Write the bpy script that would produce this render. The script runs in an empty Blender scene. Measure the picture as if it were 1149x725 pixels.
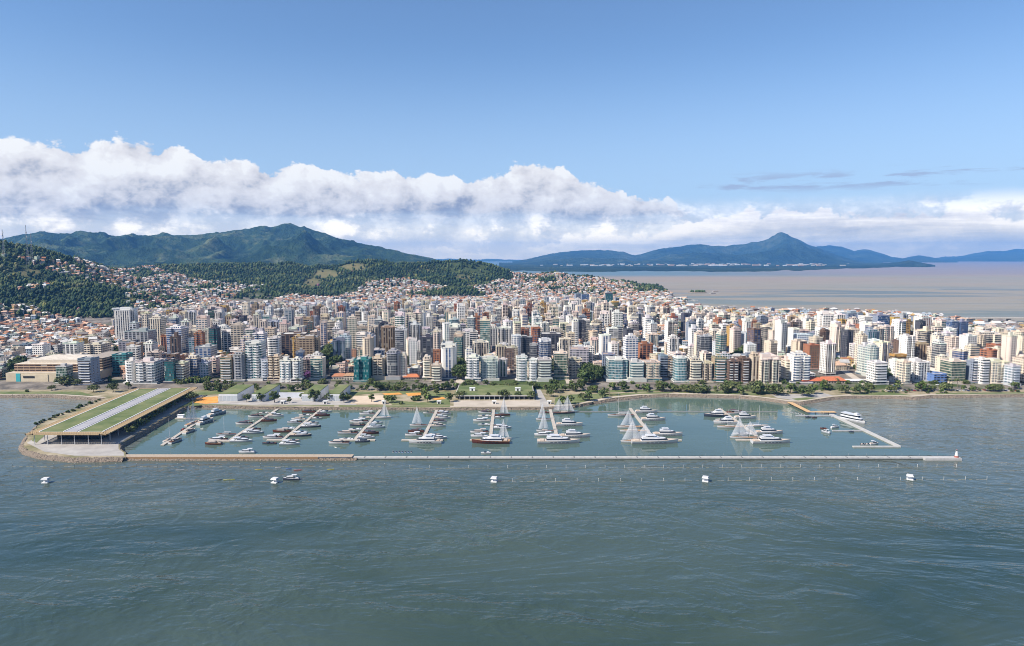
import bpy, math, random
import numpy as np
from mathutils import Vector, Matrix

R = math.radians
random.seed(11)
rng = np.random.default_rng(11)
SC = bpy.context.scene
COL = SC.collection

# ------------------------------------------------------------------ camera
FPX, CU, CV, HC = 766.0, 574.5, 362.5, 150.0
PITCH = math.atan((CV - 288.0) / FPX)
cam_d = bpy.data.cameras.new('camera')
cam_d.sensor_width = 36.0
cam_d.lens = 24.0
cam_d.clip_start = 1.0
cam_d.clip_end = 200000.0
cam = bpy.data.objects.new('camera', cam_d)
COL.objects.link(cam)
cam.location = (0, 0, HC)
cam.rotation_euler = (R(90) - PITCH, 0, 0)
SC.camera = cam
SP, CP = math.sin(PITCH), math.cos(PITCH)

def ray(u, v):
    a = (u - CU) / FPX; b = (v - CV) / FPX
    return a, CP - b * SP, -SP - b * CP
def at(u, v, z=0.0):
    """ground point seen at photo pixel (u, v) on the level z"""
    dx, dy, dz = ray(u, v)
    t = (z - HC) / dz
    return Vector((dx * t, dy * t, z))
def at_y(u, v, y):
    """point seen at photo pixel (u, v) standing at the distance y"""
    dx, dy, dz = ray(u, v)
    t = y / dy
    return Vector((dx * t, y, HC + dz * t))
def pix(x, y, z):
    zz = z - HC
    f = y * CP - zz * SP
    up = y * SP + zz * CP
    return CU + FPX * x / f, CV - FPX * up / f

# ------------------------------------------------------------------ light and sky
SUN_EL, SUN_AZ = R(43), R(180 + 61)     # azimuth clockwise from +Y
sun_d = bpy.data.lights.new('sun', 'SUN')
sun_d.energy = 4.9
sun_d.angle = R(0.53)
sun_d.color = (1.0, 0.925, 0.82)
sun = bpy.data.objects.new('sun', sun_d)
COL.objects.link(sun)
sv = Vector((math.sin(SUN_AZ) * math.cos(SUN_EL), math.cos(SUN_AZ) * math.cos(SUN_EL), math.sin(SUN_EL)))
sun.rotation_euler = sv.to_track_quat('Z', 'Y').to_euler()
sun.location = sv * 800

SC.view_settings.view_transform = 'Standard'
SC.view_settings.look = 'None'
SC.view_settings.gamma = 1.0
SC.view_settings.use_curve_mapping = False
SC.view_settings.exposure = 0.75
SC.render.engine = 'CYCLES'
SC.cycles.max_bounces = 5
SC.cycles.diffuse_bounces = 2
SC.cycles.glossy_bounces = 3
SC.cycles.transmission_bounces = 2
SC.cycles.volume_bounces = 0
SC.cycles.transparent_max_bounces = 6
SC.cycles.sample_clamp_indirect = 4.0
SC.cycles.caustics_reflective = False
SC.cycles.caustics_refractive = False
SC.cycles.use_adaptive_sampling = False
SC.cycles.pixel_filter_type = 'BLACKMAN_HARRIS'; SC.cycles.filter_width = 1.0
SC.cycles.use_denoising = True
try:
    SC.cycles.denoising_input_passes = 'RGB_ALBEDO_NORMAL'
    SC.cycles.denoising_prefilter = 'ACCURATE'
except Exception:
    pass

# ------------------------------------------------------------------ node helper
class NT:
    def __init__(s, tree):
        s.t = tree; s.n = tree.nodes; s.l = tree.links
    def node(s, typ, **kw):
        n = s.n.new(typ)
        for k, v in kw.items(): setattr(n, k, v)
        return n
    def put(s, sock, v):
        if isinstance(v, bpy.types.NodeSocket): s.l.new(v, sock)
        elif v is not None:
            if hasattr(sock.default_value, '__len__') and not hasattr(v, '__len__'): v = (v, v, v)
            if hasattr(sock.default_value, '__len__') and len(sock.default_value) == 4 and len(v) == 3: v = (*v, 1)
            sock.default_value = v
    def m(s, op, a, b=None, c=None, clamp=False):
        n = s.node('ShaderNodeMath', operation=op); n.use_clamp = clamp
        s.put(n.inputs[0], a)
        if b is not None: s.put(n.inputs[1], b)
        if c is not None: s.put(n.inputs[2], c)
        return n.outputs[0]
    def add(s, a, b): return s.m('ADD', a, b)
    def sub(s, a, b): return s.m('SUBTRACT', a, b)
    def mul(s, a, b): return s.m('MULTIPLY', a, b)
    def ss(s, x, lo, hi, smooth=True):
        n = s.node('ShaderNodeMapRange', interpolation_type='SMOOTHSTEP' if smooth else 'LINEAR')
        s.put(n.inputs['Value'], x); s.put(n.inputs['From Min'], lo); s.put(n.inputs['From Max'], hi)
        return n.outputs[0]
    def remap(s, x, a, b, c, d):
        n = s.node('ShaderNodeMapRange'); n.clamp = True
        for i, q in zip(('Value', 'From Min', 'From Max', 'To Min', 'To Max'), (x, a, b, c, d)): s.put(n.inputs[i], q)
        return n.outputs[0]
    def mix(s, f, a, b, mode='MIX'):
        n = s.node('ShaderNodeMix', data_type='RGBA', blend_type=mode)
        s.put(n.inputs[0], f); s.put(n.inputs[6], a); s.put(n.inputs[7], b)
        return n.outputs[2]
    def vec(s, x, y, z):
        n = s.node('ShaderNodeCombineXYZ')
        for i, q in enumerate((x, y, z)): s.put(n.inputs[i], q)
        return n.outputs[0]
    def vm(s, op, a, b):
        n = s.node('ShaderNodeVectorMath', operation=op)
        s.put(n.inputs[0], a); s.put(n.inputs[1], b)
        return n.outputs[0]
    def sep(s, v):
        n = s.node('ShaderNodeSeparateXYZ'); s.put(n.inputs[0], v); return n.outputs
    def noise(s, v, scale, detail=4, rough=0.55, dist=0.0):
        n = s.node('ShaderNodeTexNoise')
        s.put(n.inputs['Vector'], v)
        for k, q in (('Scale', scale), ('Detail', detail), ('Roughness', rough), ('Distortion', dist)): s.put(n.inputs[k], q)
        return n.outputs[0]
    def vor(s, v, scale, detail=3, rough=0.5, feature='F1', smooth=None):
        n = s.node('ShaderNodeTexVoronoi', feature=feature)
        s.put(n.inputs['Vector'], v); s.put(n.inputs['Scale'], scale)
        s.put(n.inputs['Detail'], detail); s.put(n.inputs['Roughness'], rough)
        return n.outputs['Distance']
    def ramp(s, x, pts, interp='LINEAR'):
        n = s.node('ShaderNodeValToRGB'); n.color_ramp.interpolation = interp
        e = n.color_ramp.elements
        while len(e) < len(pts): e.new(0.5)
        for q, (p, c) in zip(e, pts): q.position = p; q.color = (*c, 1) if len(c) == 3 else c
        s.put(n.inputs[0], x); return n.outputs[0]
    def curve(s, x, pts):
        n = s.node('ShaderNodeFloatCurve'); c = n.mapping.curves[0]
        for i, p in enumerate(pts):
            if i < 2: c.points[i].location = p
            else: c.points.new(*p)
        for p in c.points: p.handle_type = 'AUTO_CLAMPED'
        n.mapping.update(); s.put(n.inputs[1], x); return n.outputs[0]

# ------------------------------------------------------------------ world: Nishita sky and the cloud bank along the horizon
W = bpy.data.worlds.new('World'); SC.world = W; W.use_nodes = True
W.node_tree.nodes.clear()
w = NT(W.node_tree)
sky = w.node('ShaderNodeTexSky', sky_type='NISHITA')
sky.sun_disc = False
sky.sun_elevation = SUN_EL
sky.sun_rotation = SUN_AZ
sky.altitude = 150; sky.air_density = 1.0; sky.dust_density = 0.15; sky.ozone_density = 6.0
tc = w.node('ShaderNodeTexCoord')
dX, dY, dZ = w.sep(tc.outputs['Generated'])
AZ = w.m('ARCTAN2', dX, dY)
EL = w.m('ARCSINE', dZ)
def ae(u, v):
    dx, dy, dz = ray(u, v)
    return math.atan2(dx, dy), math.atan2(dz, math.hypot(dx, dy))
A0, A1, EM = -3.1416, 3.1416, 0.4
def az_curve(pts):
    q = [((ae(u, v)[0] - A0) / (A1 - A0), max(0, ae(u, v)[1]) / EM) for u, v in pts]
    first, last = q[0][1], q[-1][1]
    q = [(0.0, (first + last) / 2), (0.2, first)] + q + [(0.8, last), (1.0, (first + last) / 2)]
    return w.mul(w.curve(w.m('MULTIPLY_ADD', AZ, 1 / (A1 - A0), -A0 / (A1 - A0)), q), EM)
TOP = az_curve([(-60, 152), (0, 151), (100, 151), (160, 152), (205, 158), (225, 172), (300, 173), (380, 178), (470, 181), (520, 190),
                (560, 184), (590, 172), (650, 188), (700, 200), (745, 214), (775, 240), (800, 262), (900, 262), (1149, 262), (1300, 262)])
BASE = az_curve([(-60, 236), (0, 236), (150, 240), (300, 240), (450, 242), (600, 243), (760, 244), (900, 250), (1149, 250)])
TOP2 = az_curve([(-60, 262), (500, 262), (700, 258), (770, 236), (830, 225), (900, 219), (1000, 215), (1040, 220), (1070, 226), (1149, 226), (1300, 224)])
KC = 1.0 / (0.09 * 2 ** 0.75)          # display-linear cloud brightness to world radiance
def kc(r, g, b_): return tuple(KC * ((q / 255.0 + 0.055) / 1.055) ** 2.4 for q in (r, g, b_))
def cloud_field(az, el):
    P = w.vec(az, w.mul(el, 1.3), 0.37)
    warp = w.node('ShaderNodeTexNoise'); w.put(warp.inputs['Vector'], P); w.put(warp.inputs['Scale'], 22.0); w.put(warp.inputs['Detail'], 3.0)
    wv = w.vm('MULTIPLY', w.vm('SUBTRACT', warp.outputs['Color'], (0.5, 0.5, 0.5)), (0.03, 0.03, 0.0))
    P = w.vm('ADD', P, wv)
    puff = w.sub(1.0, w.vor(P, 15.0, 4.4, 0.62))
    fb = w.noise(P, 7.0, 7, 0.6)
    return w.add(w.mul(puff, 0.5), w.mul(fb, 0.7))
N0 = cloud_field(AZ, EL)
N1 = cloud_field(w.add(AZ, -0.016), w.add(EL, 0.019))
nn = w.sub(N0, 0.62)
soft = w.noise(w.vec(w.mul(AZ, 6.0), w.mul(EL, 30.0), 2.2), 1.0, 6, 0.62, 0.3)
sm = w.sub(soft, 0.5)
# main cumulus bank
edge_t = w.add(w.add(w.sub(TOP, EL), 0.0055), w.mul(nn, 0.048))
edge_b = w.add(w.sub(EL, BASE), w.mul(sm, 0.075))
a_main = w.mul(w.ss(edge_t, 0.0, 0.0052), w.ss(edge_b, -0.016, 0.014))
hgt = w.m('DIVIDE', w.sub(EL, BASE), w.m('MAXIMUM', w.sub(TOP, BASE), 0.02))
emb = w.sub(N0, N1)
big = w.sub(w.noise(w.vec(w.mul(AZ, 3.0), w.mul(EL, 12.0), 5.5), 1.0, 2, 0.5), 0.5)
lit = w.add(w.add(w.mul(w.ss(hgt, -0.15, 0.7), 0.62), w.mul(emb, 1.35)), 0.16)
lit = w.add(lit, w.add(w.mul(sm, 0.9), w.mul(big, 0.7)))
c_main = w.ramp(lit, [(0.0, kc(158, 165, 186)), (0.2, kc(192, 194, 204)), (0.4, kc(225, 223, 225)), (0.62, kc(243, 240, 240)), (0.84, kc(252, 250, 249)), (1.0, kc(262, 261, 258))])
# the flat bank on the other half
edge2 = w.add(w.sub(TOP2, EL), w.mul(nn, 0.045))
a_two = w.ss(edge2, 0.0, 0.006)
str2 = w.noise(w.vec(w.mul(AZ, 4.0), w.mul(EL, 36.0), 7.7), 1.0, 7, 0.6, 0.5)
lit2 = w.add(w.add(w.mul(w.sub(str2, 0.36), 3.0), w.mul(emb, 0.5)), w.mul(w.ss(edge2, 0.028, 0.0), 0.5))
c_two = w.ramp(lit2, [(0.0, kc(198, 199, 210)), (0.3, kc(226, 225, 230)), (0.65, kc(258, 253, 250)), (1.0, kc(296, 288, 277))])
# broken low layers under both
low_n = w.noise(w.vec(w.mul(AZ, 9.0), w.mul(EL, 40.0), 4.1), 1.0, 7, 0.62, 0.5)
low_k = w.add(w.mul(N0, 0.65), w.mul(low_n, 0.55))
a_low = w.mul(w.remap(w.ss(low_k, 0.42, 0.60), 0, 1, 0.42, 1.0), w.ss(EL, 0.085, 0.055))
lit3 = w.add(w.add(w.mul(emb, 2.0), 0.5), w.mul(w.sub(low_n, 0.5), 1.6))
c_low = w.ramp(lit3, [(0.0, kc(222, 222, 226)), (0.35, kc(258, 254, 252)), (0.8, kc(312, 304, 292))])
# thin wisps above the flat bank
wis_n = w.noise(w.vec(w.mul(AZ, 11.0), w.mul(EL, 80.0), 9.3), 1.0, 6, 0.6, 0.3)
a_wis = w.mul(w.mul(w.ss(wis_n, 0.47, 0.6), w.mul(w.ss(EL, 0.082, 0.094), w.ss(EL, 0.118, 0.102))), w.ss(AZ, 0.2, 0.3))
c = sky.outputs[0]
c = w.mix(w.mul(w.ss(EL, 0.30, 0.04), 0.62), c, kc(188, 210, 238))
c = w.mix(w.mul(w.ss(EL, 0.09, 0.0), 0.92), c, kc(256, 250, 248))
c = w.mix(w.mul(a_low, w.remap(EL, 0.0, 0.03, 0.5, 0.95)), c, c_low)
c = w.mix(w.mul(a_wis, 0.75), c, kc(172, 184, 212))
c = w.mix(w.mul(a_two, w.remap(EL, 0.0, 0.035, 0.6, 0.97)), c, c_two)
c = w.mix(a_main, c, c_main)
c = w.mix(1.0, c, w.mix(w.ss(EL, 0.062, 0.004), (1, 1, 1), (1.62, 1.42, 0.93)), 'MULTIPLY')   # bright warm cloud deck low over the horizon, seen through the air
bg = w.node('ShaderNodeBackground'); w.put(bg.inputs['Color'], c); bg.inputs['Strength'].default_value = 0.09
wo = w.node('ShaderNodeOutputWorld'); w.l.new(bg.outputs[0], wo.inputs[0])
try:
    W.cycles.sampling_method = 'MANUAL'; W.cycles.sample_map_resolution = 512
except Exception:
    pass
# ------------------------------------------------------------------ materials
MATS = {}
def new_mat(name):
    m = bpy.data.materials.new(name); m.use_nodes = True
    m.node_tree.nodes.clear()
    n = NT(m.node_tree)
    b = n.node('ShaderNodeBsdfPrincipled'); o = n.node('ShaderNodeOutputMaterial')
    n.l.new(b.outputs[0], o.inputs[0])
    MATS[name] = m
    return m, n, b
def set_b(n, b, color=None, rough=None, spec=None, metal=None, bump=None):
    if color is not None: n.put(b.inputs['Base Color'], color)
    if rough is not None: n.put(b.inputs['Roughness'], rough)
    if spec is not None: n.put(b.inputs['Specular IOR Level'], spec)
    if metal is not None: n.put(b.inputs['Metallic'], metal)
    if bump is not None: n.put(b.inputs['Normal'], bump)
def bump(n, h, strength=0.5, dist=1.0, normal=None):
    q = n.node('ShaderNodeBump'); n.put(q.inputs['Strength'], strength); n.put(q.inputs['Distance'], dist); n.put(q.inputs['Height'], h)
    if normal is not None: n.put(q.inputs['Normal'], normal)
    return q.outputs[0]
def attr(n, name):
    a = n.node('ShaderNodeAttribute'); a.attribute_name = name; return a
def pos(n): return n.node('ShaderNodeNewGeometry').outputs['Position']

def paint(name, rough=0.7, spec=0.3, var=0.12, scale=0.5, metal=0.0):
    """a surface whose own colour is stored on its faces, with weathering"""
    m, n, b = new_mat(name)
    c = attr(n, 'Col').outputs['Color']
    k = n.remap(n.noise(pos(n), scale, 5, 0.6), 0.3, 0.7, 1 - var, 1 + var)
    c = n.mix(1.0, c, n.vec(k, k, k), 'MULTIPLY')
    set_b(n, b, c, rough, spec, metal)
    return m
paint('plaster', 0.85, 0.2, 0.10, 0.15)
paint('roofing', 0.9, 0.15, 0.25, 0.35)
paint('gloss', 0.22, 0.5, 0.04, 0.6)
paint('tile', 0.8, 0.2, 0.3, 0.8)
paint('metalpaint', 0.4, 0.5, 0.06, 0.5)
paint('timber', 0.7, 0.25, 0.2, 1.2)
paint('foliage', 0.75, 0.15, 0.35, 0.35)
paint('bark', 0.9, 0.1, 0.2, 2.0)
paint('concrete', 0.85, 0.2, 0.14, 0.4)
m, n, b = new_mat('sailcloth')      # sheer cloth: part of the light passes straight through
c = n.mix(n.noise(pos(n), 0.5, 4), (0.50, 0.52, 0.56), (0.64, 0.65, 0.68))
set_b(n, b, c, 0.8, 0.2); n.put(b.inputs['Alpha'], 0.34)
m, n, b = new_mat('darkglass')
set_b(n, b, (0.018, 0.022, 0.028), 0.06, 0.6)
m, n, b = new_mat('rock')
r1 = n.vor(pos(n), 0.9, 2, 0.6)
c = n.ramp(n.add(n.mul(r1, 0.6), n.mul(n.noise(pos(n), 0.4, 6), 0.5)), [(0.15, (0.022, 0.019, 0.017)), (0.45, (0.10, 0.082, 0.066)), (0.8, (0.24, 0.195, 0.155))])
set_b(n, b, c, 0.9, 0.15, bump=bump(n, r1, 1.0, 0.8))

def facade(name, pu, wu, wv, mull=0.0, band=0.0, vstrip=0.0, glassy=0.12):
    """window grid in metres along the wall and up it; wall and glass colours are stored on the faces"""
    m, n, b = new_mat(name)
    uv = n.node('ShaderNodeUVMap').outputs[0]
    U, V, _ = n.sep(uv)
    cu = n.m('DIVIDE', U, pu); cv = n.m('DIVIDE', V, 3.0)
    fu = n.m('ABSOLUTE', n.sub(n.m('FRACT', cu), 0.5)); fv = n.m('ABSOLUTE', n.sub(n.m('FRACT', cv), 0.5))
    iu = n.m('FLOOR', cu); iv = n.m('FLOOR', cv)
    mk = n.mul(n.m('LESS_THAN', fu, wu / 2), n.m('LESS_THAN', fv, wv / 2))
    wn = n.node('ShaderNodeTexWhiteNoise'); wn.noise_dimensions = '3D'
    rnd = attr(n, 'Rnd').outputs['Fac']
    n.put(wn.inputs['Vector'], n.vec(iu, iv, n.mul(rnd, 91.0)))
    r = wn.outputs['Value']
    wc = attr(n, 'Col').outputs['Color']; gc = attr(n, 'Gls').outputs['Color']
    k = n.remap(n.noise(pos(n), 0.12, 5, 0.65), 0.3, 0.7, 0.9, 1.08)
    wc = n.mix(1.0, wc, n.vec(k, k, k), 'MULTIPLY')
    if band:      # spandrel tone under each window row
        wc = n.mix(n.mul(n.m('LESS_THAN', fv, 0.32), band), wc, n.mix(0.5, wc, (0.2, 0.17, 0.15)))
    if vstrip:    # dark recessed strips
        wc = n.mix(n.mul(n.m('GREATER_THAN', fu, 0.40), vstrip), wc, n.mix(0.6, wc, (0.1, 0.09, 0.09)))
    g = n.mul(n.remap(r, 0, 1, 0.5, 1.35), 1.0)
    gcol = n.mix(1.0, gc, n.vec(g, g, g), 'MULTIPLY')
    blind = n.m('GREATER_THAN', r, 0.86)
    gcol = n.mix(n.mul(blind, 0.5), gcol, (0.42, 0.40, 0.36))
    if mull:
        ln = n.m('MAXIMUM', n.m('GREATER_THAN', fu, 0.5 - mull / 2), n.m('GREATER_THAN', fv, 0.5 - mull))
        gcol = n.mix(n.mul(ln, 0.6), gcol, wc)
    set_b(n, b, n.mix(mk, wc, gcol), n.remap(mk, 0, 1, 0.85, glassy), n.remap(mk, 0, 1, 0.2, 0.34), bump=bump(n, n.sub(1.0, mk), 0.35, 0.25))
    return m
facade('facade_windows', 3.2, 0.58, 0.56)
facade('facade_pairs', 4.4, 0.70, 0.54, band=0.35)
facade('facade_ribbon', 7.0, 0.95, 0.60)
facade('facade_vertical', 3.6, 0.54, 0.92, vstrip=0.6)
facade('facade_curtain', 1.7, 1.1, 1.1, mull=0.13, glassy=0.08)
facade('facade_loggia', 5.6, 0.72, 0.70)
facade('facade_side', 7.5, 0.16, 0.42)
FACADES = ['facade_windows', 'facade_pairs', 'facade_ribbon', 'facade_vertical', 'facade_curtain', 'facade_loggia']

# water ----------------------------------------------------------
def water_mat(name, amp, near_calm):
    m, n, b = new_mat(name)
    P = pos(n); X, Y, Z = n.sep(P)
    far = n.ss(Y, 1150, 1450)
    blotch = n.noise(n.vec(n.mul(X, 0.004), n.mul(Y, 0.009), 1.5), 1.0, 4, 0.55, 0.6)
    near_c = n.ramp(blotch, [(0.34, (0.020, 0.042, 0.038)), (0.52, (0.038, 0.060, 0.050)), (0.68, (0.050, 0.074, 0.064))])
    # turbid plume of the far bay: greenish close to the city, brown out to the teal strip under the far shore
    fb = n.noise(n.vec(n.mul(X, 0.00025), n.mul(Y, 0.0006), 0.0), 1.0, 5, 0.55, 0.4)
    far_c = n.ramp(fb, [(0.3, (0.22, 0.215, 0.14)), (0.5, (0.30, 0.22, 0.125)), (0.7, (0.31, 0.205, 0.125))])
    cloud_shade = n.mul(n.ss(n.noise(n.vec(n.mul(X, 0.0011), n.mul(Y, 0.006), 6.0), 1.0, 4, 0.5, 0.5), 0.50, 0.57), n.mul(n.ss(Y, 1500, 1800), n.ss(Y, 3700, 2900)))
    far_c = n.mix(n.mul(cloud_shade, 0.8), far_c, (0.10, 0.125, 0.115))  # dark patches in the water colour, painted in place of cloud shadows
    far_c = n.mix(n.mul(n.ss(n.add(Y, n.mul(X, -0.12)), 4700, 5600), 0.85), far_c, n.mix(n.ss(X, 900, 3800), (0.08, 0.15, 0.17), (0.25, 0.18, 0.15)))
    near_bay = n.mul(n.ss(Y, 3400, 1900), n.ss(fb, 0.35, 0.6))
    far_c = n.mix(n.mul(near_bay, 0.55), far_c, (0.20, 0.205, 0.145))
    shal = n.mul(n.ss(n.add(Y, n.add(n.mul(n.noise(P, 0.006, 4, 0.6), 260.0), n.mul(n.m('ABSOLUTE', X), 0.16))), 480 if not near_calm else 300, 1020), 1.0)
    near_c = n.mix(shal, near_c, (0.18, 0.19, 0.165) if not near_calm else (0.095, 0.140, 0.115))
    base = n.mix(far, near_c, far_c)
    # gusts: bands of rougher and smoother water
    gust = n.noise(n.vec(n.mul(X, 0.004), n.mul(Y, 0.011), 3.0), 1.0, 5, 0.6, 0.8)
    k = n.remap(gust, 0.34, 0.66, 0.1, 2.0)
    q = n.vec(n.mul(X, 1.0), n.mul(Y, 1.25), 0.0)
    w1 = n.noise(q, 0.035, 3, 0.5, 0.8)
    w2 = n.noise(n.vec(n.mul(X, 0.75), Y, 5.0), 0.14, 3, 0.55, 0.7)
    w3 = n.noise(n.vec(n.add(X, n.mul(Y, 0.35)), n.mul(Y, 1.1), 9.0), 0.55, 4, 0.6, 0.5)
    ridg = n.m('ABSOLUTE', n.sub(n.noise(n.vec(n.mul(X, 0.6), n.add(Y, n.mul(X, 0.18)), 2.0), 0.05, 3, 0.55, 0.9), 0.5))
    h = n.add(n.add(n.mul(w1, 2.6), n.mul(w2, 0.8)), n.add(n.mul(w3, 0.09), n.mul(ridg, -2.6)))
    fade = n.remap(Y, 400, 3000, 1.0, 0.5)
    nb = bump(n, n.mul(n.mul(h, k), amp), 1.0, 1.0)
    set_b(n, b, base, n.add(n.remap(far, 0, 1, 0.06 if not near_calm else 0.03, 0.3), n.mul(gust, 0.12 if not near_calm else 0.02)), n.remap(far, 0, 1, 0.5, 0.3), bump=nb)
    n.put(b.inputs['IOR'], 1.33)
    return m
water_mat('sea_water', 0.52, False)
water_mat('basin_water', 0.05, True)

# ground ---------------------------------------------------------
m, n, b = new_mat('city_ground')
P = pos(n); X, Y, Z = n.sep(P)
big = n.noise(P, 0.010, 5, 0.6); mid = n.noise(P, 0.06, 4, 0.6)
c = n.ramp(mid, [(0.3, (0.07, 0.066, 0.062)), (0.5, (0.16, 0.14, 0.12)), (0.7, (0.26, 0.23, 0.2))])
c = n.mix(n.ss(big, 0.50, 0.6), c, n.mix(mid, (0.03, 0.055, 0.018), (0.08, 0.10, 0.035)))
hillk = n.ss(Z, 14, 30)
grn = n.mix(n.noise(P, 0.03, 5, 0.65), (0.018, 0.034, 0.014), (0.065, 0.085, 0.035))
bare = n.ss(n.noise(P, 0.0045, 3, 0.5), 0.62, 0.68)
grn = n.mix(n.mul(bare, 0.8), grn, (0.20, 0.16, 0.085))
hc_ = n.mix(n.ss(n.noise(P, 0.08, 4, 0.6), 0.45, 0.6), grn, (0.05, 0.065, 0.025))
hc_ = n.mix(attr(n, 'Bare').outputs['Fac'], hc_, n.mix(n.noise(P, 0.05, 5, 0.6), (0.085, 0.085, 0.038), (0.17, 0.145, 0.075)))
c = n.mix(hillk, c, hc_)
set_b(n, b, c, 0.95, 0.1)
def hill_mat(name, dark, light, pale, s):
    m, n, b = new_mat(name)
    P = pos(n); X, Y, Z = n.sep(P)
    a = n.noise(P, s, 8, 0.62); d = n.noise(P, s * 6, 6, 0.65)
    c = n.ramp(n.add(n.mul(a, 0.6), n.mul(d, 0.4)), [(0.40, dark), (0.52, light), (0.62, pale)])
    set_b(n, b, c, 0.95, 0.05, bump=bump(n, n.add(d, n.mul(n.noise(P, s * 26, 3, 0.6), 0.4)), 0.8, 0.16 / s))
    return m
hill_mat('forest_far', (0.010, 0.024, 0.014), (0.034, 0.060, 0.026), (0.11, 0.125, 0.06), 0.0022)
hill_mat('forest_haze', (0.010, 0.022, 0.016), (0.030, 0.050, 0.026), (0.08, 0.095, 0.055), 0.0009)
def flat(name, cols, s, rough=0.92, detail=6):
    m, n, b = new_mat(name)
    a = n.noise(pos(n), s, detail, 0.65)
    set_b(n, b, n.ramp(a, [(0.3 + 0.4 * i / max(1, len(cols) - 1), q) for i, q in enumerate(cols)]), rough, 0.15)
    return m
flat('lawn', [(0.075, 0.11, 0.04), (0.13, 0.155, 0.065), (0.20, 0.20, 0.10)], 0.045)
flat('park_soil', [(0.09, 0.105, 0.035), (0.26, 0.22, 0.14), (0.42, 0.36, 0.27)], 0.05)
flat('paving', [(0.36, 0.31, 0.25), (0.50, 0.44, 0.37)], 0.05)
flat('plaza', [(0.27, 0.255, 0.24), (0.34, 0.32, 0.30), (0.42, 0.40, 0.37)], 0.09)
flat('asphalt', [(0.05, 0.05, 0.052), (0.085, 0.083, 0.08)], 0.1)
flat('sand', [(0.48, 0.38, 0.28), (0.58, 0.48, 0.37)], 0.1)
flat('rubber', [(0.55, 0.22, 0.045), (0.66, 0.34, 0.10)], 0.2)
flat('white_line', [(0.6, 0.6, 0.58), (0.75, 0.75, 0.73)], 0.4)

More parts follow.
